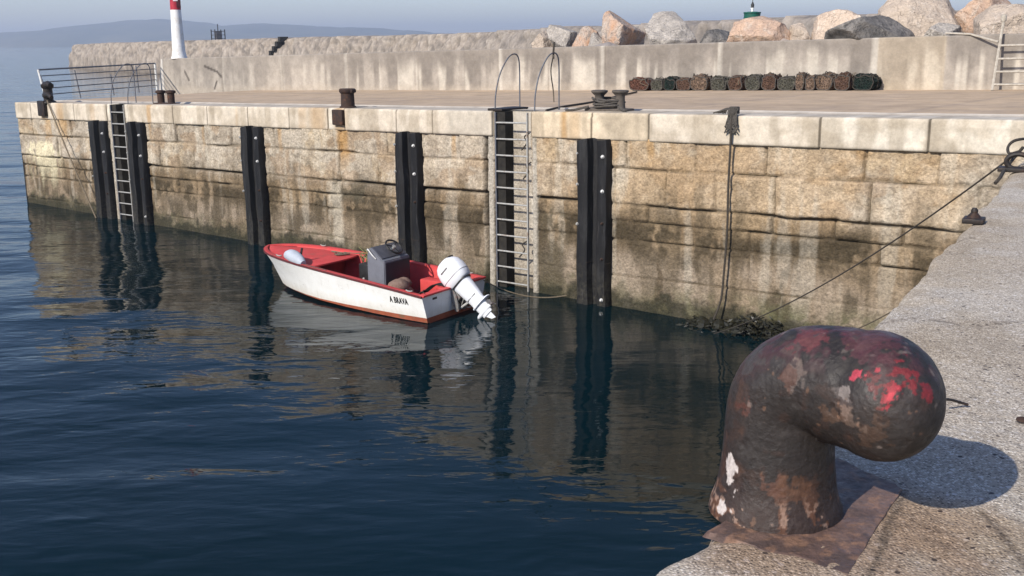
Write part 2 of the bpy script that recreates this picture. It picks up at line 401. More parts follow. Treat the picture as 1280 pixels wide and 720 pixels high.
def wall_color(S, Z, off, tone, jd, ci, wj, lg, ck):
    n1 = fbm(S*.7, Z*.7, 51, 4); n2 = fbm(S*2.3, Z*2.3, 52, 4); n3 = fbm(S*5.5, Z*5.5, 53, 3)
    st = fbm(S*3.2, Z*.35, 54, 4)                              # vertical streaks
    c = np.empty(S.shape+(3,)); c[:] = (.41, .355, .28)
    c = mixc(c, sst(.30, .55, tone)*.75, (.30, .265, .22))
    c = mixc(c, sst(.45, .1, tone)*.5, (.44, .35, .225))
    c = mixc(c, sst(.48, .70, n2)*.6, (.29, .255, .21))
    c = mixc(c, sst(.50, .72, n3)*.45, (.55, .50, .42))
    c = mixc(c, sst(.52, .30, n3)*.45, (.24, .21, .17))
    mort = sst(.555, .60, fbm(S*.75+9, Z*1.2, 58, 4))*sst(-3.4, -2.9, Z)
    c = mixc(c, mort*.6, (.46, .42, .36))
    c = mixc(c, sst(.57, .61, fbm(S*1.1+3, Z*1.5, 59, 4))*.45, (.27, .185, .11))
    warm = sst(16, 9, S)                                       # the near half is warmer
    c = mixc(c, warm*.5*sst(.3, .6, n1), (.42, .295, .165))
    low = sst(-2.05, -2.6, Z)
    c = mixc(c, low*.8, (.32, .24, .15))
    c = mixc(c, low*sst(.45, .65, n2)*.6, (.21, .155, .10))
    vl = sst(-2.95, -3.7, Z)
    c = mixc(c, vl*.75, (.325, .265, .20))
    c = mixc(c, vl*sst(.45, .65, n1)*.6, (.41, .35, .285))
    # dirt band: dark growth hanging from the third course
    band = sst(-2.35, -2.75, Z+(n1-.5)*.7)*sst(-3.65, -3.0, Z+(st-.5)*.8)
    dk = band*sst(.445, .53, .45*fbm(S*.55, Z*.6, 55, 4)+.25*st+.3*n3)
    c = mixc(c, dk*.88, (.055, .045, .028))
    dk2 = sst(-3.0, -3.6, Z)*sst(.56, .66, fbm(S*1.5, Z*.9, 57, 5))
    c = mixc(c, dk2*.75, (.08, .065, .042))
    # fine upright runs
    c = mixc(c, sst(.52, .66, st)*.55*sst(-1.0, -2.3, Z), (.12, .095, .062))
    c = mixc(c, sst(.40, .28, st)*.35, (.56, .53, .46))
    # joints and cracks hold dirt
    c = mixc(c, (1-sst(.008, .042, jd))*(.40+.45*wj), (.10, .08, .055))
    c = mixc(c, lg*.85, (.06, .048, .034)); c = mixc(c, ck*.95, (.02, .018, .015))
    # rust below the single bollard and near the twin bollard
    for s0, w, z1, k in ((19.15, .26, -2.0, .75), (14.6, .10, -1.6, .5), (8.2, .14, -1.5, .5), (22.2, .12, -1.8, .5), (26.4, .10, -1.7, .45), (3.1, .12, -1.4, .4), (10.6, .22, -1.1, .45), (35.9, .5, -1.9, .5), (37.1, .35, -2.0, .55), (29.6, .2, -1.6, .4)):
        r = (1-sst(w*.4, w, np.abs(S-s0+(st-.5)*.25)))*sst(z1, z1*.45, Z+(n2-.5)*.8)
        c = mixc(c, r*k, (.40, .24, .09))
    # lime runs near the pier head
    r = sst(36.1, 36.7, S)*sst(39.4, 38.8, S)*sst(-1.55, -1.7, Z+(n3-.5)*.3)*sst(-3.4, -2.2, Z+(st-.5)*1.6)
    r = r*sst(.40, .52, st*.6+n2*.4)
    c = mixc(c, r*.9, (.68, .63, .46))
    c = c*np.array((.96, .92, .865))*(1-.26*sst(-2.0, -2.4, Z))[..., None]
    # the wedge shaped dark patch right of the near fender
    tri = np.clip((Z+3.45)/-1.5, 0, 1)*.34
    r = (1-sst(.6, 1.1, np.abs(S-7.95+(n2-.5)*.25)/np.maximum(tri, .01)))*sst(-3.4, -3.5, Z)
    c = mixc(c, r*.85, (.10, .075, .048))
    r = sst(11.75, 11.5, S)*sst(10.7, 10.95, S)*sst(-3.5, -3.8, Z+(n2-.5)*.8)
    c = mixc(c, r*.8, (.075, .062, .040))
    r = sst(11.75, 11.4, S)*sst(10.6, 11.0, S)*sst(-2.3, -2.8, Z+(n2-.5)*.9)*sst(.42, .55, n3)
    c = mixc(c, r*.6, (.10, .08, .05))
    # wall under the bow: black growth
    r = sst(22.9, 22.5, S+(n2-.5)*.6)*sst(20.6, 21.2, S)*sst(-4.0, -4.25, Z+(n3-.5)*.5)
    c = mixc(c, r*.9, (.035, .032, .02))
    r = sst(-1.9, -2.6, Z)*sst(20.6, 20, S)*sst(17.0, 17.6, S)*sst(.47, .56, n2)*sst(-3.0, -2.6, Z)
    c = mixc(c, r*.75, (.07, .062, .042))
    r = sst(19.95, 19.75, S+(n2-.5)*.4)*sst(19.3, 19.5, S)*sst(-2.1, -2.4, Z)    # pale run
    c = mixc(c, r*.5, (.55, .49, .39))
    # green slime low down on the right, wet foot
    r = sst(9, 6, S)*sst(-3.9, -4.6, Z)*sst(.45, .6, n2)
    c = mixc(c, r*.7, (.10, .105, .05))
    zw = Z-SL*S
    mosS = sst(WATER+.95, WATER+.25, zw+(n2-.5)*1.0+(st-.5)*.6)*sst(.42, .56, n3*.5+n2*.5)
    c = mixc(c, mosS*.7, (.075, .07, .038))
    wet = sst(WATER+.50, WATER+.22, zw+(n2-.5)*.9+(n3-.5)*.4)
    c = mixc(c, wet*.9, (.030, .029, .018))
    return c
sv = np.arange(-.62, LW+.001, .038); zv = np.concatenate([np.arange(-.60, -5.3, -.036), np.arange(-5.3, -6.6, -.1)])
S, Z = np.meshgrid(sv, zv, indexing='ij')
rng = np.random.RandomState(5)
hw = wall_heights(S, Z); off = hw[0].copy()
colw = wall_color(S, Z, *hw)
for a, b in REC:
    m = (S > a) & (S < b); off = np.where(m, -.34+(fbm(S*3, Z*3, 61, 3)-.5)*.02, off)
    n = fbm(S*3, Z*.5, 62, 4)
    cc = np.empty(S.shape+(3,)); cc[:] = (.40, .36, .30)
    cc = mixc(cc, sst(.45, .7, n)*.6, (.26, .22, .17)); cc = mixc(cc, sst(.45, .3, n)*.6, (.55, .52, .46))
    cc = mixc(cc, sst(-4.2, -4.8, Z)*.8, (.10, .08, .05))
    colw = np.where(m[..., None], cc, colw)
    # pale cement strips either side of each slot
    for q, wd in ((a-.20, .18), (b+.02, .20)):
        m2 = (S > q) & (S < q+wd); off = np.where(m2, .015+(fbm(S*3, Z*2, 63, 3)-.5)*.02, off)
        colw = np.where(m2[..., None], mixc(colw*0+np.array((.37, .335, .28)), sst(.42, .62, n)*.7, (.22, .19, .145)), colw)
# end taper rounding at pier head
def to_world(S, O, Z):
    zz = Z-SL*np.maximum(S, -.6)
    return W0[0]+DW[0]*S+NW[0]*O, W0[1]+DW[1]*S+NW[1]*O, zz
pier = empty('pier_wall', wp(20, 0, 0), 'long stone pier wall of rough granite courses under a pale coping', 'wall')
X, Yy, Zz = to_world(S, off, Z)
grid('masonry', X, Yy, Zz, M['wall'], pier, colw, ang=None)
# head of the pier
ov = np.arange(0, -15.5, -.12); zv2 = np.arange(-.60, -6.55, -.12)
O, Z2 = np.meshgrid(ov, zv2, indexing='ij'); S2 = LW+(fbm(O*3, Z2*3, 66, 4)-.5)*.05*np.clip(-O*4, 0, 1)
hh = (np.zeros_like(O),)
cc = np.empty(O.shape+(3,)); cc[:] = (.42, .37, .29)
cc = mixc(cc, sst(.45, .65, fbm(O*1.3, Z2*1.3, 67, 4))*.6, (.26, .22, .16)); cc = mixc(cc, sst(-3.4, -4.3, Z2)*.7, (.12, .10, .07))
X, Yy, Zz = to_world(S2, O, Z2); grid('head_masonry', X, Yy, Zz, M['wall'], pier, cc, flip=True)
# coping
CJ = np.array([-.62, 1.72, 4.0, 6.1, 8.27, 9.93, 11.84, 13.14, 15.34, 16.78, 19.0, 19.75, 21.6, 23.7, 25.96, 28.0, 30.9, 32.4, 34.8, 36.6, 38.3, LW+.04])
sv = np.unique(np.round(np.concatenate([np.arange(-.62, LW+.05, .05)]+[[j-.034, j-.016, j, j+.016, j+.034] for j in CJ[1:-1]]), 4))
prof = [(-1.00, -.012), (-.9, .0), (-.6, .0), (-.3, .0), (-.1, .0), (.02, -.002), (.045, -.012), (.058, -.035)]+[(.06, -.035-.048*k) for k in range(1, 13)]+[(.055, -.645), (.03, -.66), (-.06, -.665)]
po = np.array([p[0] for p in prof]); pz = np.array([p[1] for p in prof])
S, I = np.meshgrid(sv, np.arange(len(prof)), indexing='ij'); O = po[I]; Z = pz[I]
k = np.clip(np.searchsorted(CJ, S)-1, 0, len(CJ)-2)
r1 = _h(k.astype(float), k*0.0, 91); r2 = _h(k.astype(float), k*0.0+3, 92)
jd = np.minimum(np.abs(S-CJ[k]), np.abs(S-CJ[k+1]))
front = (I >= 5)
O = O+np.where(front, (r1-.5)*.03-.05*(1-sst(.008, .03, jd))+(fbm(S*3, Z*3, 93, 4)-.5)*.018, 0)
O = O-np.where(front, .05*sst(.60, .75, fbm(S*1.1, Z*2.5, 94, 3))*(np.abs(Z+.03) < .1), 0)
Z = Z+np.where(I < 8, -(1-sst(.008, .03, jd))*.02+(r2-.5)*.012, 0)
for a, b in REC:
    m = (S > a) & (S < b) & (I >= 4); O = np.where(m, -.34, O)
c = np.empty(S.shape+(3,)); c[:] = (.54, .475, .385)
c = mixc(c, (r2 > .62)*.5, (.52, .46, .37)); c = mixc(c, (r1 < .25)*.6, (.62, .57, .48))
c = mixc(c, ((S > 8.3) & (S < 11.9))*.55, (.58, .45, .29))
st = fbm(S*3, Z*.5+O*.3, 95, 4); n2 = fbm(S*1.4, Z*1.8+O, 96, 4)
c = mixc(c, sst(.46, .62, n2)*.55, (.38, .32, .24)); c = mixc(c, sst(.50, .64, st)*.5, (.28, .23, .165))
c = mixc(c, sst(14.9, 14.6, S)*sst(13.1, 13.3, S)*.6, (.40, .36, .30))
for s0, w, kk in ((10.75, .16, .85), (10.45, .25, .4), (19.2, .4, .55), (20.2, .55, .5), (20.9, .3, .4), (35.9, .4, .55), (37.2, .35, .6), (29.5, .22, .75), (33.4, .3, .35), (24.3, .1, .3)):
    r = (1-sst(w*.3, w, np.abs(S-s0+(st-.5)*.2))); c = mixc(c, r*kk*(.6+.6*st), (.36, .21, .08))
c = mixc(c, (1-sst(.010, .030, jd))*.85, (.10, .085, .065))
c = mixc(c, (I < 4)*.45, (.36, .33, .29))
c = mixc(c, sst(-.58, -.66, Z)*.4, (.22, .19, .15))
for a, b in REC:
    m = (S > a) & (S < b) & (I >= 4); c = np.where(m[..., None], np.array((.42, .38, .32)), c)
X, Yy, Zz = to_world(S, O, Z); grid('coping', X, Yy, Zz, M['coping'], pier, c, flip=False)

# deck of the pier (tilted a little, like the courses)
PA = Vector((-18.9, 59.6)); PBv = Vector((15.9, 33.65)); PB2 = PBv+(PBv-PA).normalized()*14
so = np.concatenate([np.arange(-16, -1, 1.0), np.arange(-1, LW+.1, .2), [LW+.04]])
oo = -np.concatenate([np.arange(1.0, 3, .1), np.arange(3, 19, .35)])
S, O = np.meshgrid(so, oo, indexing='ij'); n1 = fbm(S*.35, O*.5, 101, 4); n2 = fbm(S*.12, O*1.6, 102, 4); n3 = fbm(S*1.5, O*1.5, 103, 4)
c = np.empty(S.shape+(3,)); c[:] = (.43, .325, .225)
c = mixc(c, sst(.42, .65, n1)*.6, (.37, .28, .195)); c = mixc(c, sst(.45, .65, n2)*.6, (.49, .365, .24)); c = mixc(c, sst(.5, .7, n3)*.35, (.36, .285, .22))
lip = (O < -1.32) & (O > -1.55)
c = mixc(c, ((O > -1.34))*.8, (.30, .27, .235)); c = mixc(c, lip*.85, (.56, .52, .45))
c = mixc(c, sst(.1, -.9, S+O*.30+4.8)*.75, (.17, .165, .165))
jn = (np.abs((S % 6.0)-3) < .1)*.35; c = mixc(c, jn, (.24, .20, .17))
Zz0 = np.where(O > -1.32, -.03, np.where(lip, .02, 0.0))+(n1-.5)*.03
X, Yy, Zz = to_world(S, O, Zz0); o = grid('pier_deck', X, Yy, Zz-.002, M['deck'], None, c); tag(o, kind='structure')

# ------------------------------------------------------------------ parapet
Lp = (PB2-PA).length; dp = (PB2-PA)/Lp; npv = Vector((dp.y, -dp.x))       # npv towards us
if npv.y > 0: npv = -npv
par = empty('parapet_wall', (PA.x, PA.y, deckz(*PA)), 'tall concrete parapet streaked with grey and white along the pier', 'wall')
tv = np.arange(0, Lp, .07); zq = np.concatenate([[-.3], np.arange(0, 1.70, .075), [1.66, 1.69, 1.70, 1.70, 1.68]])
oq = np.concatenate([np.zeros(1+len(np.arange(0, 1.70, .075))), [0, -.02, -.06, -.7, -.74]])
T, I = np.meshgrid(tv, np.arange(len(zq)), indexing='ij'); Zp = zq[I]; Op = oq[I]
PJ = np.array([0, 5.0, 9.6, 14.1, 18.5, 23.0, 28.2, 33.0, 38.8, 40.9, 46, 52, 58.])
k = np.clip(np.searchsorted(PJ, T)-1, 0, 11); jd = np.minimum(np.abs(T-PJ[k]), np.abs(T-PJ[k+1])); r = _h(k.astype(float), k*0., 111)
Op = Op+np.where(I < len(zq)-3, (r-.5)*.03-.03*(1-sst(.01, .06, jd))+(fbm(T*1.2, Zp*1.5, 112, 4)-.5)*.03, 0)
st = fbm(T*2.2, Zp*.22+k*3, 113, 4); st2 = fbm(T*4.2, Zp*.22+k*3, 114, 2)*.6+fbm(T*1.3, Zp*.1, 116, 2)*.4; n1 = fbm(T*.5, Zp*.8, 115, 4)
rt = .25+.75*sst(8, 20, T)                                             # stains grow to the right
c = np.empty(T.shape+(3,)); c[:] = (.34, .30, .255)
c = mixc(c, (r-.3)*.5*(r > .3), (.42, .375, .32))
topk = sst(.35, 1.35, Zp+(st-.5)*2.0)
c = mixc(c, topk*(.25+.70*rt), (.215, .19, .165))
c = mixc(c, sst(.45, .58, st)*(.2+.65*rt), (.20, .175, .15))
c = mixc(c, sst(.47, .38, st2)*(.05+.85*rt)*sst(1.5, .7, Zp+(st-.5)*1.2), (.47, .425, .36))
c = mixc(c, sst(1.45, 1.62, Zp+(n1-.5)*.3)*rt*.5, (.25, .22, .19))
c = mixc(c, sst(.35, .05, Zp+(n1-.5)*.3)*.4, (.40, .34, .27))
c = mixc(c, (1-sst(.01, .08, jd))*.6, (.22, .19, .16))
c = mixc(c, (r > .62)*(1-sst(.1, .25, jd))*.5*rt, (.56, .52, .45))
c = mixc(c, (T > 38.8)*(T < 41)*.35, (.46, .375, .26))
# dark cracks in the left panel
for (t0, z0, t1, z1) in ((3.6, 1.25, 4.6, .95), (4.6, .95, 4.9, .7), (4.5, .45, 4.3, .1), (1.9, 1.0, 2.2, .55)):
    ux, uz = t1-t0, z1-z0; q = np.clip(((T-t0)*ux+(Zp-z0)*uz)/(ux*ux+uz*uz), 0, 1)
    dd = np.hypot(T-t0-q*ux, Zp-z0-q*uz); c = mixc(c, (1-sst(.03, .09, dd))*.9, (.06, .05, .045))
X = PA.x+dp.x*T+npv.x*Op; Yy = PA.y+dp.y*T+npv.y*Op
Sx = (X-W0[0])*DW[0]+(Yy-W0[1])*DW[1]
grid('wall_face', X, Yy, Zp-SL*np.maximum(Sx, -.6), M['parapet'], par, c, flip=False, ang=50)
mb = MB(); pe = Vector((PA.x, PA.y))                            # sloping end buttress
def pf(u, v, h): q = PA+dp*u-npv*(-h); return (q.x, q.y, v+deckz(*PA))
mb.prism([(-.55, -.3), (.001, -.3), (.001, 1.68), (-.12, 1.68)], -.72, -.02, pf)
mb.build('end_slope', worn('pale_concrete', (.52, .49, .45), (.44, .41, .37), 3, .9, 0, .004), par, smooth=False)
def onpar(t, z, o=0):
    q = PA+dp*t+npv*o; return Vector((q.x, q.y, z+deckz(q.x, q.y)))

def px_on_par(px_):
    d = ray(px_, 112); a = npv; q = PA+npv*.35
    k = ((q.x*a.x+q.y*a.y))/(d[0]*a.x+d[1]*a.y); P = Vector((d[0]*k, d[1]*k)); return (P-q).dot(dp)
# rubble core behind the parapet
tv = np.arange(8, Lp, .35); ov = np.arange(-.6, -16, -.35)
T, O = np.meshgrid(tv, ov, indexing='ij')
Zr = 1.15-np.clip(-O-5, 0, 20)*.62+(fbm(T*.8, O*.8, 121, 4)-.5)*1.1-2.2*sst(27, 22, T)
X = PA.x+dp.x*T+npv.x*O; Yy = PA.y+dp.y*T+npv.y*O
c = np.empty(T.shape+(3,)); c[:] = (.30, .27, .25); c = mixc(c, sst(.4, .6, fbm(T, O, 122, 4)), (.40, .33, .28))
o = grid('rubble_mound', X, Yy, Zr, M['break'], None, c); tag(o, kind='structure')

# ------------------------------------------------------------------ breakwater far behind
bw = empty('breakwater', (-60, 215, WATER), 'long stone breakwater in the distance with rough crest', 'breakwater')
bp = [(-131, 332, 1.75), (-97, 277, 2.1), (-44, 203, 2.45), (-9, 142, 2.45), (3.2, 98, 2.55), (14.5, 62, 2.62), (24, 40, 2.7), (34, 18, 2.7)]
cs = catmull([Vector(p) for p in bp], 40)
acc = [0]
for i in range(1, len(cs)): acc.append(acc[-1]+(cs[i]-cs[i-1]).length)
acc = np.array(acc); CX = np.array([p.x for p in cs]); CY = np.array([p.y for p in cs]); CZ = np.array([p.z for p in cs])
u = [0.]
while u[-1] < acc[-1]-.3:
    dist = np.interp(u[-1], acc, CY); u.append(u[-1]+max(.30, dist*.0045))
u = np.array(u); bx = np.interp(u, acc, CX); by = np.interp(u, acc, CY); bz = np.interp(u, acc, CZ)
tx = np.gradient(bx); ty = np.gradient(by); ln = np.hypot(tx, ty); nx, ny = ty/ln, -tx/ln
sgn = np.where(nx*(-bx)+ny*(-by) > 0, 1, -1); nx, ny = nx*sgn, ny*sgn
pv = np.array([(2.6, -7.2), (2.4, -5.5), (2.2, -4.0), (2.0, -3.2), (1.7, -2.5), (1.5, -1.9), (1.2, -1.35), (1.0, -.9), (.8, -.5), (.6, -.2), (.3, -.03), (-1.0, 0), (-3.0, 0.0), (-3.4, -.5), (-7.0, -7.3)])
U, I = np.meshgrid(np.arange(len(u)), np.arange(len(pv)), indexing='ij'); uu = u[U]
n = fbm(uu*.55, pv[I, 1]*.9, 131, 4, .6); nn = fbm(uu*1.7, pv[I, 1]*2.0, 132, 3)
O = pv[I, 0]+(n-.5)*1.2+(nn-.5)*.9; Zb = np.where(I < 10, pv[I, 1], pv[I, 1])+bz[U]+(I > 8)*((nn-.5)*.34+(n-.5)*.20)
tap = np.clip(u/4, 0, 1)[U]; Zb = Zb*tap+(-5.5)*(1-tap)*(1-tap*0) if False else Zb
c = np.empty(U.shape+(3,)); c[:] = (.27, .225, .18)
c = mixc(c, sst(.42, .62, n)*.6, (.25, .215, .185)); c = mixc(c, sst(.52, .66, nn)*.5, (.39, .34, .285)); c = mixc(c, sst(.48, .34, nn)*.7, (.13, .115, .10)); c = mixc(c, sst(220, 300, uu)*.45, (.20, .185, .175))
c = mixc(c, sst(-3.6, -4.6, Zb)*.8, (.12, .10, .08))
X = bx[U]+nx[U]*O; Yy = by[U]+ny[U]*O
grid('rubble_face', X, Yy, Zb, M['break'], bw, c, flip=True)
i0 = 0; mb = MB()                                              # closing end, sloping into the sea
vs = [Vector((X[0, k], Yy[0, k], Zb[0, k])) for k in range(len(pv))]
cen = Vector((bx[0]-3.0, by[0]+4.0, -6.5))
mb.add(vs+[cen], [(k, k+1, len(vs)) for k in range(len(vs)-1)])
mb.build('head_slope', worn('breakwater_end_stone', (.42, .37, .31), (.30, .26, .22), .5, .95, 0, .1), bw)
def onbw(px_):                                                  # crest point seen in that direction
    best = min(range(len(u)), key=lambda i: abs(640+F*bx[i]/(by[i]*cp-(bz[i]-H)*sp)-px_))
    return Vector((bx[best], by[best], bz[best])), Vector((tx[best]/ln[best], ty[best]/ln[best], 0)), Vector((nx[best], ny[best], 0))
# stair notch in it: near-black boxes stand in for the gap's shade
q, tt, qn = onbw(362); mb = MB(); k = q.y/F
zz = q.z
for i in range(4):
    mb.box(q+qn*(1.0+.25*i)+tt*(-1.0*i+.6)*1.0+Vector((0, 0, -.25-.8*i)), (1.1, 1.5, .9), (tt, qn, Vector((0,0,1))))
o = mb.build('stair', M['gap_shade'], bw, smooth=False)
# beacon cage on the crest
q, tt, qn = onbw(268)
bc = empty('beacon_cage', q, 'small dark metal beacon frame standing on the far breakwater', 'beacon')
mb = MB(); w = 1.05; h = 2.1
for a in (-1, 1):
    for b in (-1, 1): mb.box(q-qn*1.5+tt*w*a+qn*w*b+Vector((0,0,h/2-.1)), (.16, .16, h+.2), (tt, qn, Vector((0,0,1))))
for z in (.25, 1.0, 1.75):
    for a in (-1, 1):
        mb.box(q-qn*1.5+tt*w*a+Vector((0,0,z)), (.10, 2*w-.16, .10), (tt, qn, Vector((0,0,1))))
        mb.box(q-qn*1.5+qn*w*a+Vector((0,0,z)), (2*w-.16, .10, .10), (tt, qn, Vector((0,0,1))))
mb.build('frame', M['dark'], bc, smooth=False)
mb = MB(); mb.box(q-qn*1.5+Vector((0,0,.9)), (1.2, 1.2, 1.6), (tt, qn, Vector((0,0,1)))); mb.build('cabinet', worn('grey_box', (.13,.13,.15),(.09,.09,.1)), bc, smooth=False)
mb = MB(); mb.tube([q-qn*1.5+Vector((0,0,1.7)), q-qn*1.5+Vector((0,0,3.2))], .09); mb.build('mast', M['dark'], bc)
# green harbour light beyond the boulders
q = atY(940, 24, 60); q.z = 2.5
gl = empty('harbour_light', q, 'small green harbour light rising behind an orange boulder', 'beacon')
zt = atY(940, 24, 60).z
mb = MB(); mb.lathe([(.35, -.1), (.30, .1), (.26, zt-2.5-.02)], q, 20); mb.build('post', M['green_paint'], gl)
mb = MB(); mb.lathe([(.30, 0), (.46, .04), (.46, .09), (.44, .10), (.44, .30), (.47, .31), (.47, .37), (.2, .40)], (q.x, q.y, zt), 24); mb.build('drum', M['green_paint'], gl)
mb = MB(); mb.lathe([(.07, 0), (.07, .14), (.10, .15), (.10, .20)], (q.x, q.y, zt+.40), 12); mb.build('lamp_base', M['white_paint'], gl)
mb = MB(); mb.lathe([(.085, 0), (.09, .16), (.05, .26), (.02, .32), (.012, .42)], (q.x, q.y, zt+.60), 12); mb.build('lamp', M['dark'], gl)

# ------------------------------------------------------------------ near quay
QP = Vector((.57, 3.18)); QT = Vector((.4925, .8703)); QI = Vector((.8703, -.4925))
def qp(t, w, z=0): return Vector((QP.x+QT.x*t+QI.x*w, QP.y+QT.y*t+QI.y*w, z))
tq = np.concatenate([np.arange(-7, -1.2, .15), np.arange(-1.2, 2.2, .018), np.arange(2.2, 6, .04), np.arange(6, 12, .1), np.arange(12, 19.28, .2), [19.28]])
wq = [(0.06, -6.6), (0.05, -3.), (.04, -1.5), (.03, -.8), (.015, -.45), (.008, -.25), (.002, -.14), (0, -.09), (.004, -.055), (.013, -.028), (.028, -.010), (.05, -.002)]
wl = [(w, 0.) for w in np.concatenate([np.arange(.07, 1.6, .018), np.arange(1.6, 4, .05), np.arange(4, 16, .4)])]
pq = np.array(wq+wl)
T, I = np.meshgrid(tq, np.arange(len(pq)), indexing='ij'); Wd = pq[I, 0].copy(); Zq = pq[I, 1].copy(); edge = I < len(wq)
ch = (fbm(T*2.2, T*0, 141, 4)-.5)*.10+(fbm(T*9, Zq*9, 142, 3)-.5)*.035
fall = np.clip(1-(Wd/.35), 0, 1)
Wd = Wd+ch*fall*sst(2.2, 0, np.abs(Zq))-.075*sst(.10, -.22, T)*np.clip(1-Wd/.5, 0, 1)
Zq = Zq+np.where(I >= 7, (fbm(T*1.1, Wd*1.1, 143, 3)-.5)*.02+(fbm(T*22, Wd*22, 144, 3)-.5)*.009, 0)
Zq = Zq-np.where(I >= 7, np.clip(.16-Wd, 0, .16)*.22*fbm(T*3, Wd*3, 145, 3), 0)
Zq = np.where(T > 15, Zq*sst(20, 15, T)+.0, Zq) if False else Zq
c = np.ones(T.shape+(3,)); n1 = fbm(T*.8, Wd*.8, 146, 4)
c = mixc(c, sst(.45, .65, n1)*.5, (.86, .83, .80))
c = mixc(c, sst(.9, .1, Wd)*sst(.40, .6, fbm(T*2, Wd*2, 147, 4))*.6, (.88, .80, .68))
# worn beige repair patch beside the bollard plate and a hairline crack
pt = at(1190, 660, 0); d2 = Vector((pt.x-QP.x, pt.y-QP.y)); t0, w0 = d2.dot(QT), d2.dot(QI)
r = (1-sst(.20, .30, np.hypot((T-t0)/1.0, (Wd-w0)/.9)+(fbm(T*8, Wd*8, 148, 3)-.5)*.12))
c = mixc(c, r*.75, (.92, .80, .66))
def crk(c, pts, wd=.004):
    for a, b in zip(pts[:-1], pts[1:]):
        A = at(*a, 0); B = at(*b, 0)
        a2 = Vector((A.x-QP.x, A.y-QP.y)); b2 = Vector((B.x-QP.x, B.y-QP.y))
        ta, wa, tb, wb = a2.dot(QT), a2.dot(QI), b2.dot(QT), b2.dot(QI)
        ut, uw = tb-ta, wb-wa; q = np.clip(((T-ta)*ut+(Wd-wa)*uw)/(ut*ut+uw*uw), 0, 1)
        dd = np.hypot(T-ta-q*ut, Wd-wa-q*uw)+(fbm(T*20, Wd*20, 149, 2)-.5)*.012
        c = mixc(c, (1-sst(wd, wd+.014, dd))*.7, (.22, .19, .17))
    return c
stn = fbm(T*.45, Wd*.7, 191, 4); c = mixc(c, sst(.50, .66, stn)*.55, (.72, .66, .58))
c = mixc(c, sst(.55, .68, fbm(T*1.9, Wd*1.9, 192, 4))*.4, (.70, .64, .56))
bp_ = at(1000, 650, 0); d3 = Vector((bp_.x-QP.x, bp_.y-QP.y)); t1, w1 = d3.dot(QT), d3.dot(QI)
rr = np.hypot((T-t1), (Wd-w1)*.8)+(fbm(T*6, Wd*6, 193, 4)-.5)*.35
c = mixc(c, (1-sst(.25, .66, rr))*.75, (.52, .38, .29))
c = crk(c, [(1130, 612), (1150, 560), (1190, 520), (1235, 480)], .0015) if False else c
c = crk(c, [(1128, 612), (1097, 697), (1086, 720)], .006)
c = crk(c, [(1180, 300), (1225, 296), (1280, 300)], .010)
c = crk(c, [(1090, 402), (1150, 398), (1215, 408), (1290, 402)], .004)
c = crk(c, [(1228, 640), (1252, 668), (1275, 700), (1290, 720)], .003)
c = mixc(c, sst(-.3, -2.5, Zq)*.75, (.35, .32, .25)); 
X = QP.x+QT.x*T+QI.x*Wd; Yy = QP.y+QT.y*T+QI.y*Wd
o = grid('quay', X, Yy, Zq, M['quay'], None, c, flip=True); tag(o, kind='structure')
o.data.update()

# ================================================================== THINGS
# ------------------------------------------------------------------ mooring bollard in the foreground
B0 = at(969, 632, 0); A3 = Vector((QI.x, QI.y, 0)); T3 = Vector((QT.x, QT.y, 0)); Z3 = Vector((0,0,1))
bol = empty('mooring_bollard', B0, 'big rusty black hooked bollard with red paint traces in the foreground', 'bollard')
path = [(.0, -.02, .226), (.0, .02, .218), (0, .06, .204), (0, .12, .192), (0, .2, .184), (0, .29, .179), (.006, .36, .178), (.028, .41, .178), (.07, .445, .180), (.12, .466, .184), (.18, .472, .188), (.24, .473, .190), (.27, .472, .188)]
vs = []; nn_ = 40
def ring(ce, tan, r):
    tan = tan.normalized(); a = T3; b = tan.cross(a).normalized()
    return [ce+a*math.cos(2*PI*k/nn_)*r+b*math.sin(2*PI*k/nn_)*r for k in range(nn_)]
AH = (A3*math.cos(.24)-T3*math.sin(.24))                      # the head turns a little along the quay
pp = [(B0+AH*a+Z3*z, r) for a, z, r in path]
# smooth the path
pc = catmull([p for p, r in pp], 5); rc = [v.x for v in catmull([Vector((r, 0, 0)) for p, r in pp], 5)]
rings = []
for i, p in enumerate(pc):
    t = pc[min(i+1, len(pc)-1)]-pc[max(i-1, 0)]; rings.append(ring(p, t, rc[i]))
end = pc[-1]; dirv = (AH*1.0+Z3*(-.10)).normalized(); Rh = rc[-1]
for k in range(1, 12):
    th_ = k/12*PI/2; rings.append(ring(end+dirv*math.sin(th_)**.92*Rh*.95, dirv, Rh*max(math.cos(th_), .0)**.8+.002))
mb = MB(); v_ = [q for r in rings for q in r]; f_ = []
for i in range(len(rings)-1):
    for k in range(nn_): f_.append((i*nn_+k, i*nn_+(k+1) % nn_, (i+1)*nn_+(k+1) % nn_, (i+1)*nn_+k))
f_.append(tuple(range(nn_))[::-1]); f_.append(tuple((len(rings)-1)*nn_+k for k in range(nn_)))
mb.add(v_, f_)
bm = bmesh.new(); bmesh.ops.create_uvsphere(bm, u_segments=48, v_segments=24, radius=1)
hc = B0+AH*.335+Z3*.470
bm.verts.index_update(); mb.add([hc+AH*(v.co.x*.206)+T3*(v.co.y*.208)+Z3*(v.co.z*.199) for v in bm.verts], [[v.index for v in q.verts] for q in bm.faces]); bm.free()
ob = mb.build('body', M['iron'], bol)
md_ = ob.modifiers.new('r', 'REMESH'); md_.mode = 'VOXEL'; md_.voxel_size = .0052
ms = ob.modifiers.new('s', 'SMOOTH'); ms.factor = .5; ms.iterations = 8
dg = bpy.context.evaluated_depsgraph_get(); dg.update()
me = bpy.data.meshes.new_from_object(ob.evaluated_get(dg)); ob.modifiers.clear(); ob.data = me
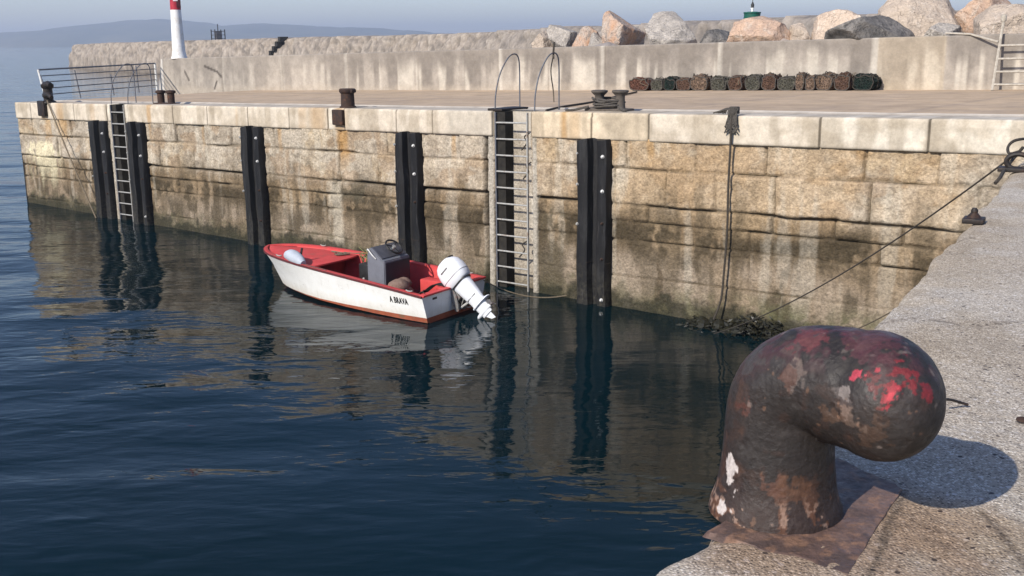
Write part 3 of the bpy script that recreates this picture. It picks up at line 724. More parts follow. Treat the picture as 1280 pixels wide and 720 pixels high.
nv_ = len(me.vertices); co = np.empty(nv_*3, np.float32); me.vertices.foreach_get('co', co); co = co.reshape(-1, 3).astype(float)
no = np.empty(nv_*3, np.float32); me.vertices.foreach_get('normal', no); no = no.reshape(-1, 3).astype(float)
mw = np.array(ob.matrix_basis); 
x, y, z = co.T
f1 = fbm3(x*9, y*9, z*9, 151, 4); f2 = fbm3(x*30, y*30, z*30, 152, 3)
pit = sst(.60, .72, fbm3(x*24, y*24, z*24, 153, 2))
co2 = co+no*((f1-.5)*.008+(f2-.5)*.004-pit*.003)[:, None]
me.vertices.foreach_set('co', co2.astype(np.float32).ravel())
g1 = fbm3(x*6, y*6, z*6, 154, 5); g2 = fbm3(x*16, y*16, z*16, 155, 4); g3 = fbm3(x*34, y*34, z*34, 156, 3)
g4 = fbm3(x*70, y*70, z*70, 158, 3)
c = np.empty((nv_, 3)); c[:] = (.036, .030, .028)
c = mixc(c, sst(.45, .60, g1)*.6, (.060, .045, .040))
ru = .5*g2+.3*g3+.2*g1
c = mixc(c, sst(.52, .56, ru)*.55, (.068, .040, .031))
c = mixc(c, sst(.575, .60, ru)*.5, (.11, .058, .040))
c = mixc(c, sst(.47, .455, ru)*sst(.46, .53, g1)*.45, (.075, .066, .062))
tp = sst(.25, .8, no[:, 2]); c = mixc(c, tp*sst(.47, .50, .6*g2+.4*g1)*.65, (.105, .042, .050))
c = mixc(c, tp*sst(.56, .58, g2)*.6, (.13, .095, .085))
rust_low = sst(.21, .03, z+(g1-.5)*.25); c = mixc(c, rust_low*.55, (.072, .042, .034))
c = mixc(c, rust_low*sst(.55, .575, g3)*.7, (.19, .085, .046)); c = mixc(c, sst(.14, .04, z)*sst(.56, .58, .5*g3+.5*g4)*.7, (.30, .20, .15))
def blob(pxy, rad):                                             # patch centre on the iron itself
    dv = np.array(Vector(ray(*pxy)).normalized()); rel = co-np.array((0, 0, H)); tpar = rel@dv
    dd = np.linalg.norm(rel-tpar[:, None]*dv, axis=1); cand = np.where(dd < .02)[0]
    if len(cand) == 0: return np.zeros(nv_)
    pc_ = co[cand[np.argmin(tpar[cand])]]
    return np.clip(1.25-np.linalg.norm(co-pc_, axis=1)/rad, 0, 1)
def patch(q, rad, col, amt, cover):                             # chipped patch with crisp edges
    global c
    b_ = blob(q, rad); f_ = b_*.55+(.45*g3+.4*g4+.15*g2-.5)*2.9
    c = mixc(c, sst(cover, cover+.05, f_)*(b_ > .02)*amt, col)
for q, rad, col, amt, cv in (((1085, 425), .16, (.13, .045, .055), .6, .35), ((1010, 416), .09, (.20, .05, .055), .6, .38), ((1150, 468), .085, (.27, .03, .038), .85, .36), ((1118, 484), .065, (.33, .03, .042), .85, .40), ((1165, 480), .06, (.25, .03, .036), .8, .38), ((1085, 474), .07, (.20, .038, .038), .75, .38), ((1064, 462), .03, (.42, .045, .07), .9, .24), ((1092, 455), .024, (.36, .04, .055), .85, .34), ((1125, 492), .03, (.44, .045, .06), .9, .32)):
    patch(q, rad, col, amt, cv)
for q, rad, col, amt, cv in (((985, 465), .07, (.18, .13, .11), .75, .40), ((975, 470), .05, (.12, .055, .04), .7, .40), ((1045, 500), .08, (.14, .11, .10), .6, .44), ((1050, 486), .04, (.22, .19, .175), .75, .40), ((925, 512), .05, (.13, .05, .036), .7, .46), ((1085, 548), .10, (.12, .072, .05), .6, .46), ((1055, 530), .08, (.19, .13, .10), .7, .46), ((965, 618), .09, (.16, .075, .05), .65, .56), ((1000, 610), .06, (.17, .085, .05), .6, .46), ((1035, 525), .05, (.13, .075, .05), .7, .4), ((940, 440), .09, (.085, .075, .07), .7, .40)):
    patch(q, rad, col, amt, cv)
for q, rad, cv in (((906, 582), .030, .32), ((904, 600), .030, .36), ((911, 622), .026, .44), ((906, 572), .016, .25), ((896, 636), .04, .46)):
    patch(q, rad, (.58, .52, .49), .9, cv)
spk = sst(.70, .73, fbm3(x*48+3, y*48, z*48, 157, 2)); c = mixc(c, spk*.7, (.21, .12, .08))
spk = sst(.30, .27, fbm3(x*40+3, y*40, z*40, 159, 2)); c = mixc(c, spk*.6, (.20, .16, .14))
lum = c.sum(1, keepdims=True)/3; c = c*np.where(lum < .12, .58, .85)
setcol(me, c); me.polygons.foreach_set('use_smooth', [True]*len(me.polygons))
# rusted base plate
PLc = [at(868, 672, 0), at(1046, 571, 0), at(1130, 610, 0), at(1097, 697, 0), at(1046, 712, 0)]
cen = Vector((0,0,0))
for q in PLc: cen += q/len(PLc)
mb = MB(); bmx = bmesh.new()
def plate_pt(a, b):
    P00, P10, P11, P01 = at(880, 664, 0), at(1048, 570, 0), at(1130, 610, 0), at(1060, 722, 0)
    return (P00*(1-a)+P10*a)*(1-b)+(P01*(1-a)+P11*a)*b
na = 60; A, Bq = np.meshgrid(np.linspace(0, 1, na), np.linspace(0, 1, na), indexing='ij')
Pq = np.array([[tuple(plate_pt(a, b)) for b in np.linspace(0, 1, na)] for a in np.linspace(0, 1, na)])
ed = np.minimum(np.minimum(A, 1-A), np.minimum(Bq, 1-Bq))
X, Yy = Pq[..., 0], Pq[..., 1]; n = fbm(X*14, Yy*14, 161, 4)
Zz = np.where(ed < 1e-6, -.016, .001+(n-.5)*.007+(fbm(X*50, Yy*50, 162, 3)-.5)*.005); wob = (fbm(X*14, Yy*14, 163, 3)-.5)*.04*np.clip(1-ed/.12, 0, 1)
c = np.empty(X.shape+(3,)); c[:] = (.115, .072, .058)
c = mixc(c, sst(.45, .6, n)*.7, (.07, .050, .044)); c = mixc(c, sst(.52, .64, fbm(X*9, Yy*9, 164, 4))*.5, (.20, .125, .095)); c = mixc(c, sst(.58, .66, fbm(X*30, Yy*30, 165, 3))*.5, (.27, .15, .09))
grid('base_plate', X+wob, Yy+wob, Zz, M['iron'], bol, c, flip=False, ang=50)
pts = [at(1178, 499, .06), at(1190, 500, .045), at(1200, 503, .02), at(1210, 506, .008)]
tag(MB().tube(catmull(pts, 4), .006, 6).build('wire_end', M['black_steel']), 'short black wire end lying on the quay behind the bollard head', 'wire')
p = at(1278, 527, 0); tag(MB().lathe([(.012, 0), (.026, .004), (.024, .014), (.008, .02)], p, 9).build('stone_chip', M['rust_steel']), 'small reddish brown chip lying on the quay beside the bollard shadow', 'stone chip')

# ------------------------------------------------------------------ rubber fenders
def fender(sL, sR, label, bolts, zbot=-6.2):
    w = (sL-sR)*.80; mid = (sL+sR)/2-.07
    root = empty('dock_fender', wp(mid, 0, -.64), label, 'fender', 'rubber fenders on the pier wall')
    prof = [(.5, -.05), (.5, .14), (.47, .27), (.42, .295), (.14, .295), (.10, .27), (.05, .085), (.0, .065), (-.08, .065), (-.16, .19), (-.20, .21), (-.46, .21), (-.5, .13), (-.5, -.05)]
    mb = MB(); hs = [-.64, -.655]+[-.9-.33*q for q in range(13)]+[-5.3, zbot]; n = len(prof); vs = []
    for i, h in enumerate(hs):
        for (a, o) in prof:
            k = .985 if i == 0 else 1.0
            jj = float(vn(h*1.3+mid*7, a*2.0, 201)-.5)*.05+float(vn(h*5+mid*3, a*5.0, 202)-.5)*.025; vs.append(wp(mid+a*w*k+jj, (o+jj*.6)*k if o > 0 else o, h+(.035*math.sin(a*9+1) if i < 2 else 0)))
    fs = [tuple(range(n))[::-1], tuple((len(hs)-1)*n+k for k in range(n))]
    for i in range(len(hs)-1):
        for k in range(n): fs.append((i*n+k, i*n+(k+1) % n, (i+1)*n+(k+1) % n, (i+1)*n+k))
    mb.add(vs, fs); mb.build('rubber_body', M['rubber'], root, ang=40)
    ax = (Vector((DW[0], DW[1], 0)), Vector((0,0,1)), Vector((NW[0], NW[1], 0)))
    mb = MB(); mb.prism(prof, -3.73, -3.70, lambda a, o, h: wp(mid+a*w*1.004, o*1.004, h)); mb.build('joint_seam', M['black_steel'], root, smooth=False)
    for z, big in bolts:
        r = .034 if big else .026
        c_ = wp(mid-.36*w, .21, z)
        b = MB().lathe([(r*1.5, -.01), (r*1.5, .012), (r, .014), (r, .05), (r*.6, .06)], c_, 8, ax); b.build('bolt', M['bolt'] if big else M['rust_steel'], root)
    for z in (-.98, -1.75, -2.75):
        c_ = wp(mid+.44*w, .29, z); b = MB().lathe([(.04, -.01), (.04, .012), (.025, .014), (.025, .04)], c_, 8, ax); b.build('bolt', M['galv'], root)
    return root
fender(33.66, 32.36, 'black rubber fender at the left side of the far ladder', ((-1.1, 1), (-1.8, 1), (-2.6, 0), (-3.4, 0)))
fender(31.02, 29.86, 'black rubber fender at the right side of the far ladder', ((-1.1, 1), (-1.85, 1), (-2.7, 0), (-4.1, 1)))
fender(24.1, 22.95, 'black rubber fender standing behind the bow of the red boat', ((-1.0, 1), (-1.75, 1), (-2.7, 0), (-3.7, 0)))
fender(16.86, 15.80, 'black rubber fender standing behind the boat console and outboard', ((-1.0, 1), (-1.8, 1), (-2.6, 0)))
fender(10.40, 9.30, 'nearest black rubber fender, with white bolts, right of the near ladder', ((-1.05, 1), (-1.9, 1), (-2.7, 0), (-3.6, 0), (-4.65, 1)))

# ------------------------------------------------------------------ ladders in the recesses
def dock_ladder(a, b, label, hoopw, dz=.43):
    mid = (a+b)/2
    root = empty('dock_ladder', wp(mid, -.2, 0), label, 'ladder', 'steel ladders let into the pier wall')
    sl, sr_ = b-.22, a+.16                                      # left (far) and right stringer
    bk = MB(); bk.prism([(b-.02, -.345), (b-.02, .0), (b-.36, -.02), (b-.36, -.345)], .0, -6.3, lambda s, o, h: wp(s, o, h-.02)); bk.build('shade_backing', M['gap_shade'], root, smooth=False)  # black strip added in the recess, standing in for the slot's shade
    for s in (b-.08, a+.10):
        MB().prism([(s-.02, .005), (s+.02, .005), (s+.02, .055), (s-.02, .055)], -.03, -5.7, lambda s_, o, h: wp(s_, o+.01, h)).build('stringer', M['galv'] if s < mid else M['rail_grey'], root, smooth=False)
    z = -.30
    while z > -5.6:
        MB().tube([wp(b-.08, .04, z), wp(a+.10, .04, z)], .024, 8).build('rung', M['galv'], root); z -= dz
    for s in (b+.02, a-.06):                                    # hooped grab rails on the deck
        pts = [wp(s, -.06, .0), wp(s, -.10, .45), wp(s, -.28, .95), wp(s, -.62, 1.36), wp(s, -.90, 1.46), wp(s, -1.06, 1.34), wp(s, -1.10, 1.0), wp(s, -1.10, .5), wp(s, -1.10, -.02)]
        MB().tube(catmull(pts, 6), .019, 8).build('grab_rail', M['rail_grey'], root)
    return root
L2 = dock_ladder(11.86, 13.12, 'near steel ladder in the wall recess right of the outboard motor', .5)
MB().box(wp(13.1, -.55, .03), (.5, 1.1, .06), (Vector((DW[0], DW[1], 0)), Vector((NW[0], NW[1], 0)), Z3), .01).build('foot_plate', M['black_steel'], L2)
top = wp(11.80, -.86, 1.46)
MB().tube([top-Vector((0,0,.15)), top+Vector((0,0,.02)), top+Vector((.02,0,.28))], .025, 6).build('stick', M['rope_dark'], L2)
MB().tube(catmull([top+Vector((0,-.03,-.05)), wp(11.8, -.75, 1.0), wp(11.76, -.8, .5), wp(11.74, -.8, .2)], 5), .016, 6).build('lashing', M['rope_tan'], L2)
for q in ((11.95, -1.5), (12.1, -3.6), (12.0, -.75)):
    MB().tube(catmull([wp(q[0]-.1, .03, q[1]+.2), wp(q[0]+.05, .05, q[1]+.1), wp(q[0]-.02, .04, q[1]-.05), wp(q[0]+.16, .04, q[1]-.25)], 5), .02, 6).build('rope_scrap', M['rope_dark'], L2)
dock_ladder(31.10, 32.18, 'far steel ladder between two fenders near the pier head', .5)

# ------------------------------------------------------------------ bollards on the pier
def crom(s, o): return (Vector((DW[0], DW[1], 0)), Vector((NW[0], NW[1], 0)), Z3)
AXW = (Vector((DW[0], DW[1], 0)), Vector((NW[0], NW[1], 0)), Z3)
b1 = empty('pier_bollard', wp(19.15, -.25, 0), 'single brown pier bollard with a rust streak below it', 'bollard')
MB().lathe([(.26, 0), (.25, .04), (.21, .06), (.20, .42), (.23, .45), (.25, .48), (.25, .54), (.22, .57), (.1, .575)], wp(19.15, -.25, 0), 24).build('post', M['rust_steel'], b1)
MB().box(wp(18.92, -.25, .50), (.14, .18, .10), AXW, .02).build('horn', M['rust_steel'], b1)
MB().box(wp(19.2, .11, -.27), (.46, .12, .46), AXW, .03).build('face_plate', M['rust_steel'], b1)
b2 = empty('pier_bollard', wp(37.0, -.1, 0), 'black hooked pier bollard at the pier head holding a slanting rope', 'bollard')
MB().lathe([(.30, 0), (.28, .05), (.19, .10), (.18, .55), (.24, .62), (.25, .72), (.16, .80), (.05, .82)], wp(37.0, -.1, 0), 20).build('post', M['black_steel'], b2)
MB().tube([wp(37.0, -.1, .68), wp(36.75, 0, .74), wp(36.5, .02, .70)], [.16, .14, .10], 10).build('horn', M['black_steel'], b2)
MB().tube([wp(37.0, .0, .3), wp(36.6, .08, .33), wp(36.35, .10, .22)], [.15, .12, .08], 10).build('lower_horn', M['black_steel'], b2)
MB().box(wp(37.15, .13, -.22), (.55, .16, .62), AXW, .05).build('face_plate', M['black_steel'], b2)
b3 = empty('twin_bollard', wp(29.55, -.7, 0), 'small dark twin bollard right of the far ladder hoops', 'bollard')
for q, nm in ((29.85, 'post'), (29.2, 'post')):
    MB().lathe([(.17, 0), (.16, .03), (.13, .05), (.13, .36), (.18, .40), (.18, .47), (.1, .49)], wp(q, -.7, 0), 16).build(nm, M['rust_steel'], b3)
MB().box(wp(29.52, -.7, .012), (1.1, .42, .05), AXW, .015).build('base', M['rust_steel'], b3)
b4 = empty('twin_bollard', wp(9.95, -.75, 0), 'grey twin bollard with flared heads and rope on the pier edge', 'bollard')
twin_mat = worn('dusty_iron', (.075, .065, .055), (.12, .10, .085), 9, .85, 0, .006)
for q in (10.25, 9.62):
    MB().lathe([(.15, 0), (.135, .05), (.125, .12), (.115, .30), (.12, .36), (.17, .41), (.21, .45), (.21, .49), (.17, .50), (.04, .50)], wp(q, -.75, .02), 20).build('post', twin_mat, b4)
MB().box(wp(9.95, -.75, .03), (1.25, .42, .09), AXW, .03).build('base', twin_mat, b4)

# ------------------------------------------------------------------ ropes on the pier
pts = []
for k in range(60):                                             # heap wound round the twin bollard
    a = k*.55; j = random.random()
    pts.append(wp(9.95+.52*math.cos(a)*(.65+.25*j), -.72+.22*math.sin(a)*(1+.3*j), .09+.0035*k+.05*random.random()*(math.sin(k*.7) > 0)))
hp = MB().tube(catmull(pts, 3), .03, 6)
hp.tube(catmull([wp(10.4, -.5, .12), wp(10.7, -.35, .05), wp(10.95, -.25, .03)], 5), .03, 6)
hp.tube(catmull([wp(9.5, -.5, .12), wp(9.3, -.4, .05), wp(9.15, -.3, .04)], 5), .035, 6)
tag(hp.build('rope_heap', M['rope_grey'], None), 'grey rope heaped round the twin bollard', 'rope')
def ondeck(x, y, up=.03):
    z = 0.0
    for _ in range(6): p = at(x, y, z+up); z = deckz(p.x, p.y)
    return p
lp = [wp(11.55, -.25, .03)]+[ondeck(*q) for q in ((684, 137.5), (700, 134), (718, 131), (735, 128.5), (752, 125), (768, 121), (782, 118), (796, 114.8))]
tag(MB().tube(catmull(lp, 6), .028, 6).build('deck_rope', M['rope_dark']), 'dark rope lying across the pier deck to the creels', 'rope')
# hanging rope with a frayed knot
kn = MB(); ks = 6.04
for k in range(26):
    a = random.random()*2*PI; r = .02+.10*random.random()
    kn.tube(catmull([wp(ks+.02, .02, .10), wp(ks+r*math.cos(a)*1.2, .08+.05*random.random(), .02+.13*random.random()), wp(ks+.28*(random.random()-.5), .12+.03*random.random(), -.10-.1*random.random()), wp(ks+.34*(random.random()-.5), .12+.02*random.random(), -.16-.24*random.random())], 4), .016, 5)
for k in range(8):
    kn.tube(catmull([wp(ks, .03, .06), wp(ks+.12, -.05, .10+.06*random.random()), wp(ks+.26, -.12, .10+.05*random.random()), wp(ks+.32+.34*random.random(), -.16-.2*random.random(), .03)], 4), .018, 5)
for k in range(7):
    kn.tube([wp(ks+.1*math.cos(a), .02+.10*math.sin(a), .05+.02*k) for a in [i*PI/5 for i in range(10)]], .022, 5, closed=True)
hr = empty('hanging_rope', wp(ks, .1, 0), 'dark rope hanging down the wall from a frayed knot on the coping', 'rope')
kn.build('frayed_knot', M['rope_grey'], hr)
MB().tube(catmull([wp(ks, .13, .05), wp(ks+.0, .14, -.6), wp(ks+.03, .12, -1.6), wp(ks+.02, .12, -2.6), wp(ks+.06, .13, -3.6), wp(ks+.10, .14, -4.2), wp(ks+.22, .2, -4.65), wp(ks+.34, .3, -4.95)], 6), .026, 7).build('line', M['rope_dark'], hr)
tag(MB().tube(sag(wp(36.7, .12, .1), wp(33.1, .5, -4.35), .12), .028, 6).build('slanting_rope', M['rope_tan']), 'tan rope slanting from the black hooked bollard down to the water', 'rope')

# mooring line from the quay to the wall foot, with loop
e = at(1278, 186, .22); f = at(893, 417, -4.95)
ml = MB().tube(sag(at(1300, 163, .30), e, .02, 4)[:-1]+sag(e, f, .30, 24), .012, 6)
tag(ml.build('mooring_line', M['rope_dark']), 'long thin dark mooring line stretched from the quay to the wall foot', 'rope')
tag(MB().tube(sag(wp(3.9, .35, -4.9), qp(10.6, -.02, -.75), .25, 18), .012, 6).build('slack_line', M['rope_tan']), 'second thinner tan line hanging slack from the quay face to the wall foot', 'rope')
lo = [at(1275, 189, .20), at(1262, 192, .18), at(1260, 184, .24), at(1266, 177, .30), at(1276, 174, .32), at(1290, 173, .3)]
lo2 = [at(1279, 184, .22), at(1268, 197, .10), at(1256, 212, .02), at(1250, 222, .0), at(1244, 229, -.05)]
tag(MB().tube(catmull(lo, 6), .018, 6).tube(catmull(lo2, 6), .022, 6).build('rope_loop', M['rope_dark']), 'black rope loop standing at the quay edge by the iron ring', 'rope')
p = at(1272, 214, 0); rg = empty('iron_ring', p, 'black iron mooring ring on the quay edge under the rope loop', 'mooring ring')
MB().box(p+Vector((0,0,.02)), (.42, .24, .05), (A3, T3, Z3), .012).build('base', M['black_steel'], rg)
MB().tube([p+Vector((0,0,.11))+A3*.13*math.cos(a)+Z3*.09*math.sin(a) for a in [i*PI/10 for i in range(20)]], .03, 8, closed=True).build('ring', M['black_steel'], rg)
p = at(1217, 278, 0); ck_ = empty('iron_cleat', p, 'small black triangular iron cleat on the quay edge below the ring', 'cleat')
MB().box(p+Vector((0,0,.02)), (.17, .20, .045), (A3, T3, Z3), .012).build('base', M['black_steel'], ck_)
MB().lathe([(.075, .03), (.05, .06), (.028, .085), (.03, .105), (.018, .125)], p, 12).build('horn', M['black_steel'], ck_)

# ------------------------------------------------------------------ seaweed and debris at the wall foot
mb = MB()
for k in range(650):
    s = 4.4+random.betavariate(1.6, 1.4)*2.6; o_ = .05+abs(random.gauss(0, .30)); h = (.34*math.exp(-((s-5.1)/.7)**2)+.20)*(1-min(o_, .9))
    p = wp(s, o_, 0); p.z = WATER-.03+random.random()*max(h, .04)
    a = random.random()*2*PI; l = .035+.07*random.random(); d = Vector((math.cos(a), math.sin(a), random.uniform(-.4, .7))).normalized(); n = d.orthogonal().normalized()*l*.35
    mb.add([p-d*l, p+n, p+d*l, p-n], [(0, 1, 2, 3)])
for k in range(16):
    s = 4.6+random.random()*2.0; q = wp(s, .08+.3*random.random(), 0); q.z = WATER+random.uniform(-.05, .10); r = .10+.12*random.random()
    mb.lathe([(r*.3, -r), (r, -r*.3), (r*.9, r*.3), (r*.3, r*.7)], q, 7)
tag(mb.build('seaweed', M['weed'], smooth=False), 'dark wet seaweed heaped at the foot of the wall', 'seaweed', kind='stuff')

# ------------------------------------------------------------------ pier head railing
c0 = Vector(wp(LW-.25, -1.2, 0)); c1 = onpar(-.30, 0, .25)
rl = empty('railing', c0, 'grey pipe railing leaning outward across the pier head', 'railing')
lean = Vector((DW[0], DW[1], 0))*.42
def rp(k, h):
    b = c0.lerp(c1, k); ln_ = (1-k)
    return b+lean*h/1.25*ln_+Vector((0,0,h))
hts = lambda k: 1.30*(1-k)+1.46*k
for i, fr in enumerate((1.0, .80, .60, .40, .20)):
    MB().tube([rp(k/8, hts(k/8)*fr) for k in range(9)], .035 if i == 0 else .022, 6).build('rail', M['rail_grey'], rl)
for k, hf, m_, rr in ((0, 1.0, 'white_metal', .045), (.26, .92, 'rail_grey', .03), (.55, .70, 'rail_grey', .03), (.80, .95, 'rail_grey', .03), (1.0, 1.02, 'white_metal', .06)):
    MB().tube([rp(k, -.02), rp(k, hts(k)*hf)], rr, 8).build('post', M[m_], rl)
MB().tube([c0+Vector((.1, .1, 0))-lean*.25, rp(0, 1.25)], .025, 6).build('brace', M['rail_grey'], rl)

# ------------------------------------------------------------------ red and white light tower on the parapet end
tb = onpar(1.05, 1.68, -.36)
lt = empty('light_tower', tb, 'slim white light tower with red top on the parapet end', 'light tower')
MB().lathe([(.43, 0), (.42, .05), (.38, .16), (.345, .4), (.315, 1.2), (.29, 2.0), (.275, 2.55)], tb, 32).build('shaft', M['white_paint'], lt)
MB().lathe([(.277, 2.55), (.265, 3.3), (.26, 4.0), (.46, 4.05), (.46, 4.12), (.2, 4.14), (.2, 4.6), (.26, 4.62), (.05, 4.8)], tb, 32).build('red_top', M['red_paint'], lt)
vd = Vector((-tb.x, -tb.y, 0)).normalized(); sd = Vector((-vd.y, vd.x, 0))
MB().box(tb+vd*.272+Vector((0,0,3.12))+sd*.02, (.24, .03, .26), (sd, vd, Z3), .006).build('white_plate', M['white_paint'], lt)  # small white plate on the red top
MB().box(tb+vd*.25+sd*.16+Vector((0,0,2.86)), (.22, .05, .42), (sd, (vd+sd*.6).normalized(), Z3), .01).build('shade_panel', worn('shaded_red', (.06, .012, .018), (.05,.01,.015)), lt)  # added dark panel, painting the shaded right side of the red top

# ------------------------------------------------------------------ wooden ladder leaning on the parapet
wl_ = empty('wooden_ladder', onpar(42.7, 0, .5), 'pale wooden ladder leaning against the parapet', 'ladder')
def lad(u, h): return onpar(42.65+u, h, .75-.33*h)
for u_ in (0, 1.32): MB().tube([lad(u_, 0.0), lad(u_, 2.18)], .042, 6).build('stringer', M['light_wood'], wl_)
for h in (.18, .56, .95, 1.35): MB().tube([lad(-.03, h), lad(1.36, h)], .034, 6).build('rung', M['light_wood'], wl_)
MB().lathe([(.06, 0), (.085, .05), (.085, .18), (.05, .22)], lad(0, 2.06), 10).build('stringer_cap', M['light_wood'], wl_)
tag(MB().tube([onpar(40.9, 1.78, -.15), onpar(41.7, 1.72, .02), onpar(42.60, 1.46, .30)], .035, 6).build('pole', M['light_wood']), 'thin pale pole lying from the parapet top to the wooden ladder', 'pole')

# ------------------------------------------------------------------ creels along the parapet
def net_mat(name, a, b):
    t = NT(name); v = t.obj()
    d = t.vor(v, 11, 'Distance', 'DISTANCE_TO_EDGE'); n = t.noise(v, 7, 5, .7)
    c = t.mix(t.g(n, .4, .65), a, b); c = t.mix(t.g(d, .05, .12), c, tuple(q*.35 for q in a))
    return t.fin(c, .95, 0, t.bump(t.math('ADD', n, t.math('MULTIPLY', d, -2.)), .03), .15)
nets = {'brown': net_mat('brown_net', (.12, .07, .048), (.06, .038, .03)), 'tan': net_mat('tan_net', (.19, .13, .092), (.10, .07, .052)), 'green': net_mat('dark_green_net', (.012, .026, .022), (.03, .028, .024)), 'grey': net_mat('grey_green_net', (.11, .105, .082), (.05, .05, .04)), 'red': net_mat('reddish_net', (.14, .065, .045), (.07, .042, .035))}
creels = [(792, 817, 'red', 'reddish brown fishing creel at the left end of the row', 1.0), (817, 833, 'grey', 'dark grey creel second from the left in the row', .9), (833, 849, 'green', 'very dark green creel beside the brown ones, left part of row', 1.0), (849, 867, 'brown', 'dull brown creel just right of the left dark green creel', .98), (867, 890, 'tan', 'light tan creel fifth from the left in the row', 1.0), (891, 913, 'grey', 'grey green creel right of the light tan one', 1.05), (914, 935, 'brown', 'rusty brown creel with a pale net on its right neighbour', 1.0), (935, 954, 'grey', 'pale grey net creel in the middle of the row', 1.05), (955, 974, 'brown', 'brown round creel right of the pale grey one', 1.05), (974, 996, 'grey', 'olive grey creel left of the upright tan pair', .98), (997, 1009, 'tan', 'narrow tan creel, left one of an upright pair', 1.12), (1009, 1022, 'tan', 'narrow tan creel, right one of an upright pair', 1.05), (1022, 1047, 'tan', 'wide light brown creel third from the right end', 1.05), (1047, 1068, 'brown', 'lumpy brown creel beside the last green one', 1.08), (1068, 1098, 'green', 'wide dark green creel at the right end of the row', 1.02)]
for i, (xa, xb, kk, lab, hs) in enumerate(creels):
    ta, tb_ = px_on_par(xa), px_on_par(xb); w = (tb_-ta)*.97; mid = (ta+tb_)/2; h = .50*hs; rs = random.Random(40+i)
    root = empty('fishing_creel', onpar(mid, 0, .35), lab, 'fishing creel', 'fishing creels stacked along the parapet')
    nu, nv2 = 22, 12; A, B_ = np.meshgrid(np.linspace(0, 2*PI, nu), np.linspace(-1, 1, nv2), indexing='ij')
    ex = 3.2; sup = lambda c_: np.sign(c_)*np.abs(c_)**(2/ex)
    bul = (1-.10*np.abs(B_)**6); lx = sup(np.cos(A))*w/2*bul; lz = (sup(np.sin(A))*.5+.5)*h*bul; ly = B_*.30
    lx = np.where(lz > h*.6, lx*(1-.22*((lz/h-.6)/.4)**2), lx)
    nz = fbm(A*3+i*9, B_*4, 171+i, 4)-.5; lx = lx*(1+nz*.45); lz = np.maximum(lz*(1+nz*.5), 0.0)
    bx_, by_ = PA.x+dp.x*mid+npv.x*.36, PA.y+dp.y*mid+npv.y*.36
    ends = []
    yw = rs.uniform(-.22, .22); ox = rs.uniform(-.05, .10); lx, ly = lx*math.cos(yw)-ly*math.sin(yw), lx*math.sin(yw)+ly*math.cos(yw)+ox; lz = lz*rs.uniform(.90, 1.10)+np.maximum(lz, 0)*lx*rs.uniform(-.18, .18)
    X = bx_+dp.x*lx+npv.x*ly; Yy = by_+dp.y*lx+npv.y*ly; Zz = lz+deckz(bx_, by_)
    vs = np.stack([X, Yy, Zz], -1); mbx = MB(); idx = np.arange(nu*nv2).reshape(nu, nv2)
    fs = [(idx[a, b], idx[a+1, b], idx[a+1, b+1], idx[a, b+1]) for a in range(nu-1) for b in range(nv2-1)]+[tuple(idx[:-1, 0]), tuple(idx[:-1, -1])[::-1]]
    mbx.add(vs.reshape(-1, 3).tolist(), fs); mbx.build('netting', nets[kk], root, ang=50)
    fr = MB()
    for b in (0, nv2//2, nv2-1):
        fr.tube([Vector(vs[a, b])+Vector((0,0,.012)) for a in range(nu-1)], .018, 5, closed=True)
    for a in (3, 8, 13): fr.tube([Vector(vs[a, b])+Vector((0,0,.012)) for b in range(nv2)], .014, 5)
    fr.build('frame', M['rope_grey'] if kk != 'green' else M['rope_dark'], root)
    tie = MB(); 
    for j in range(3):
        a = Vector(vs[rs.randrange(3, 9), rs.randrange(2, 10)])
        tie.tube(catmull([a, a+Vector((rs.uniform(-.1,.1), -.08, .05)), a+Vector((rs.uniform(-.2,.2), -.15, -.1)), a+Vector((rs.uniform(-.2,.2), -.2, -.25))], 4), .012, 5)
    tie.build('lashing', M['rope_tan'] if kk in ('brown', 'red') else M['rope_dark'], root)

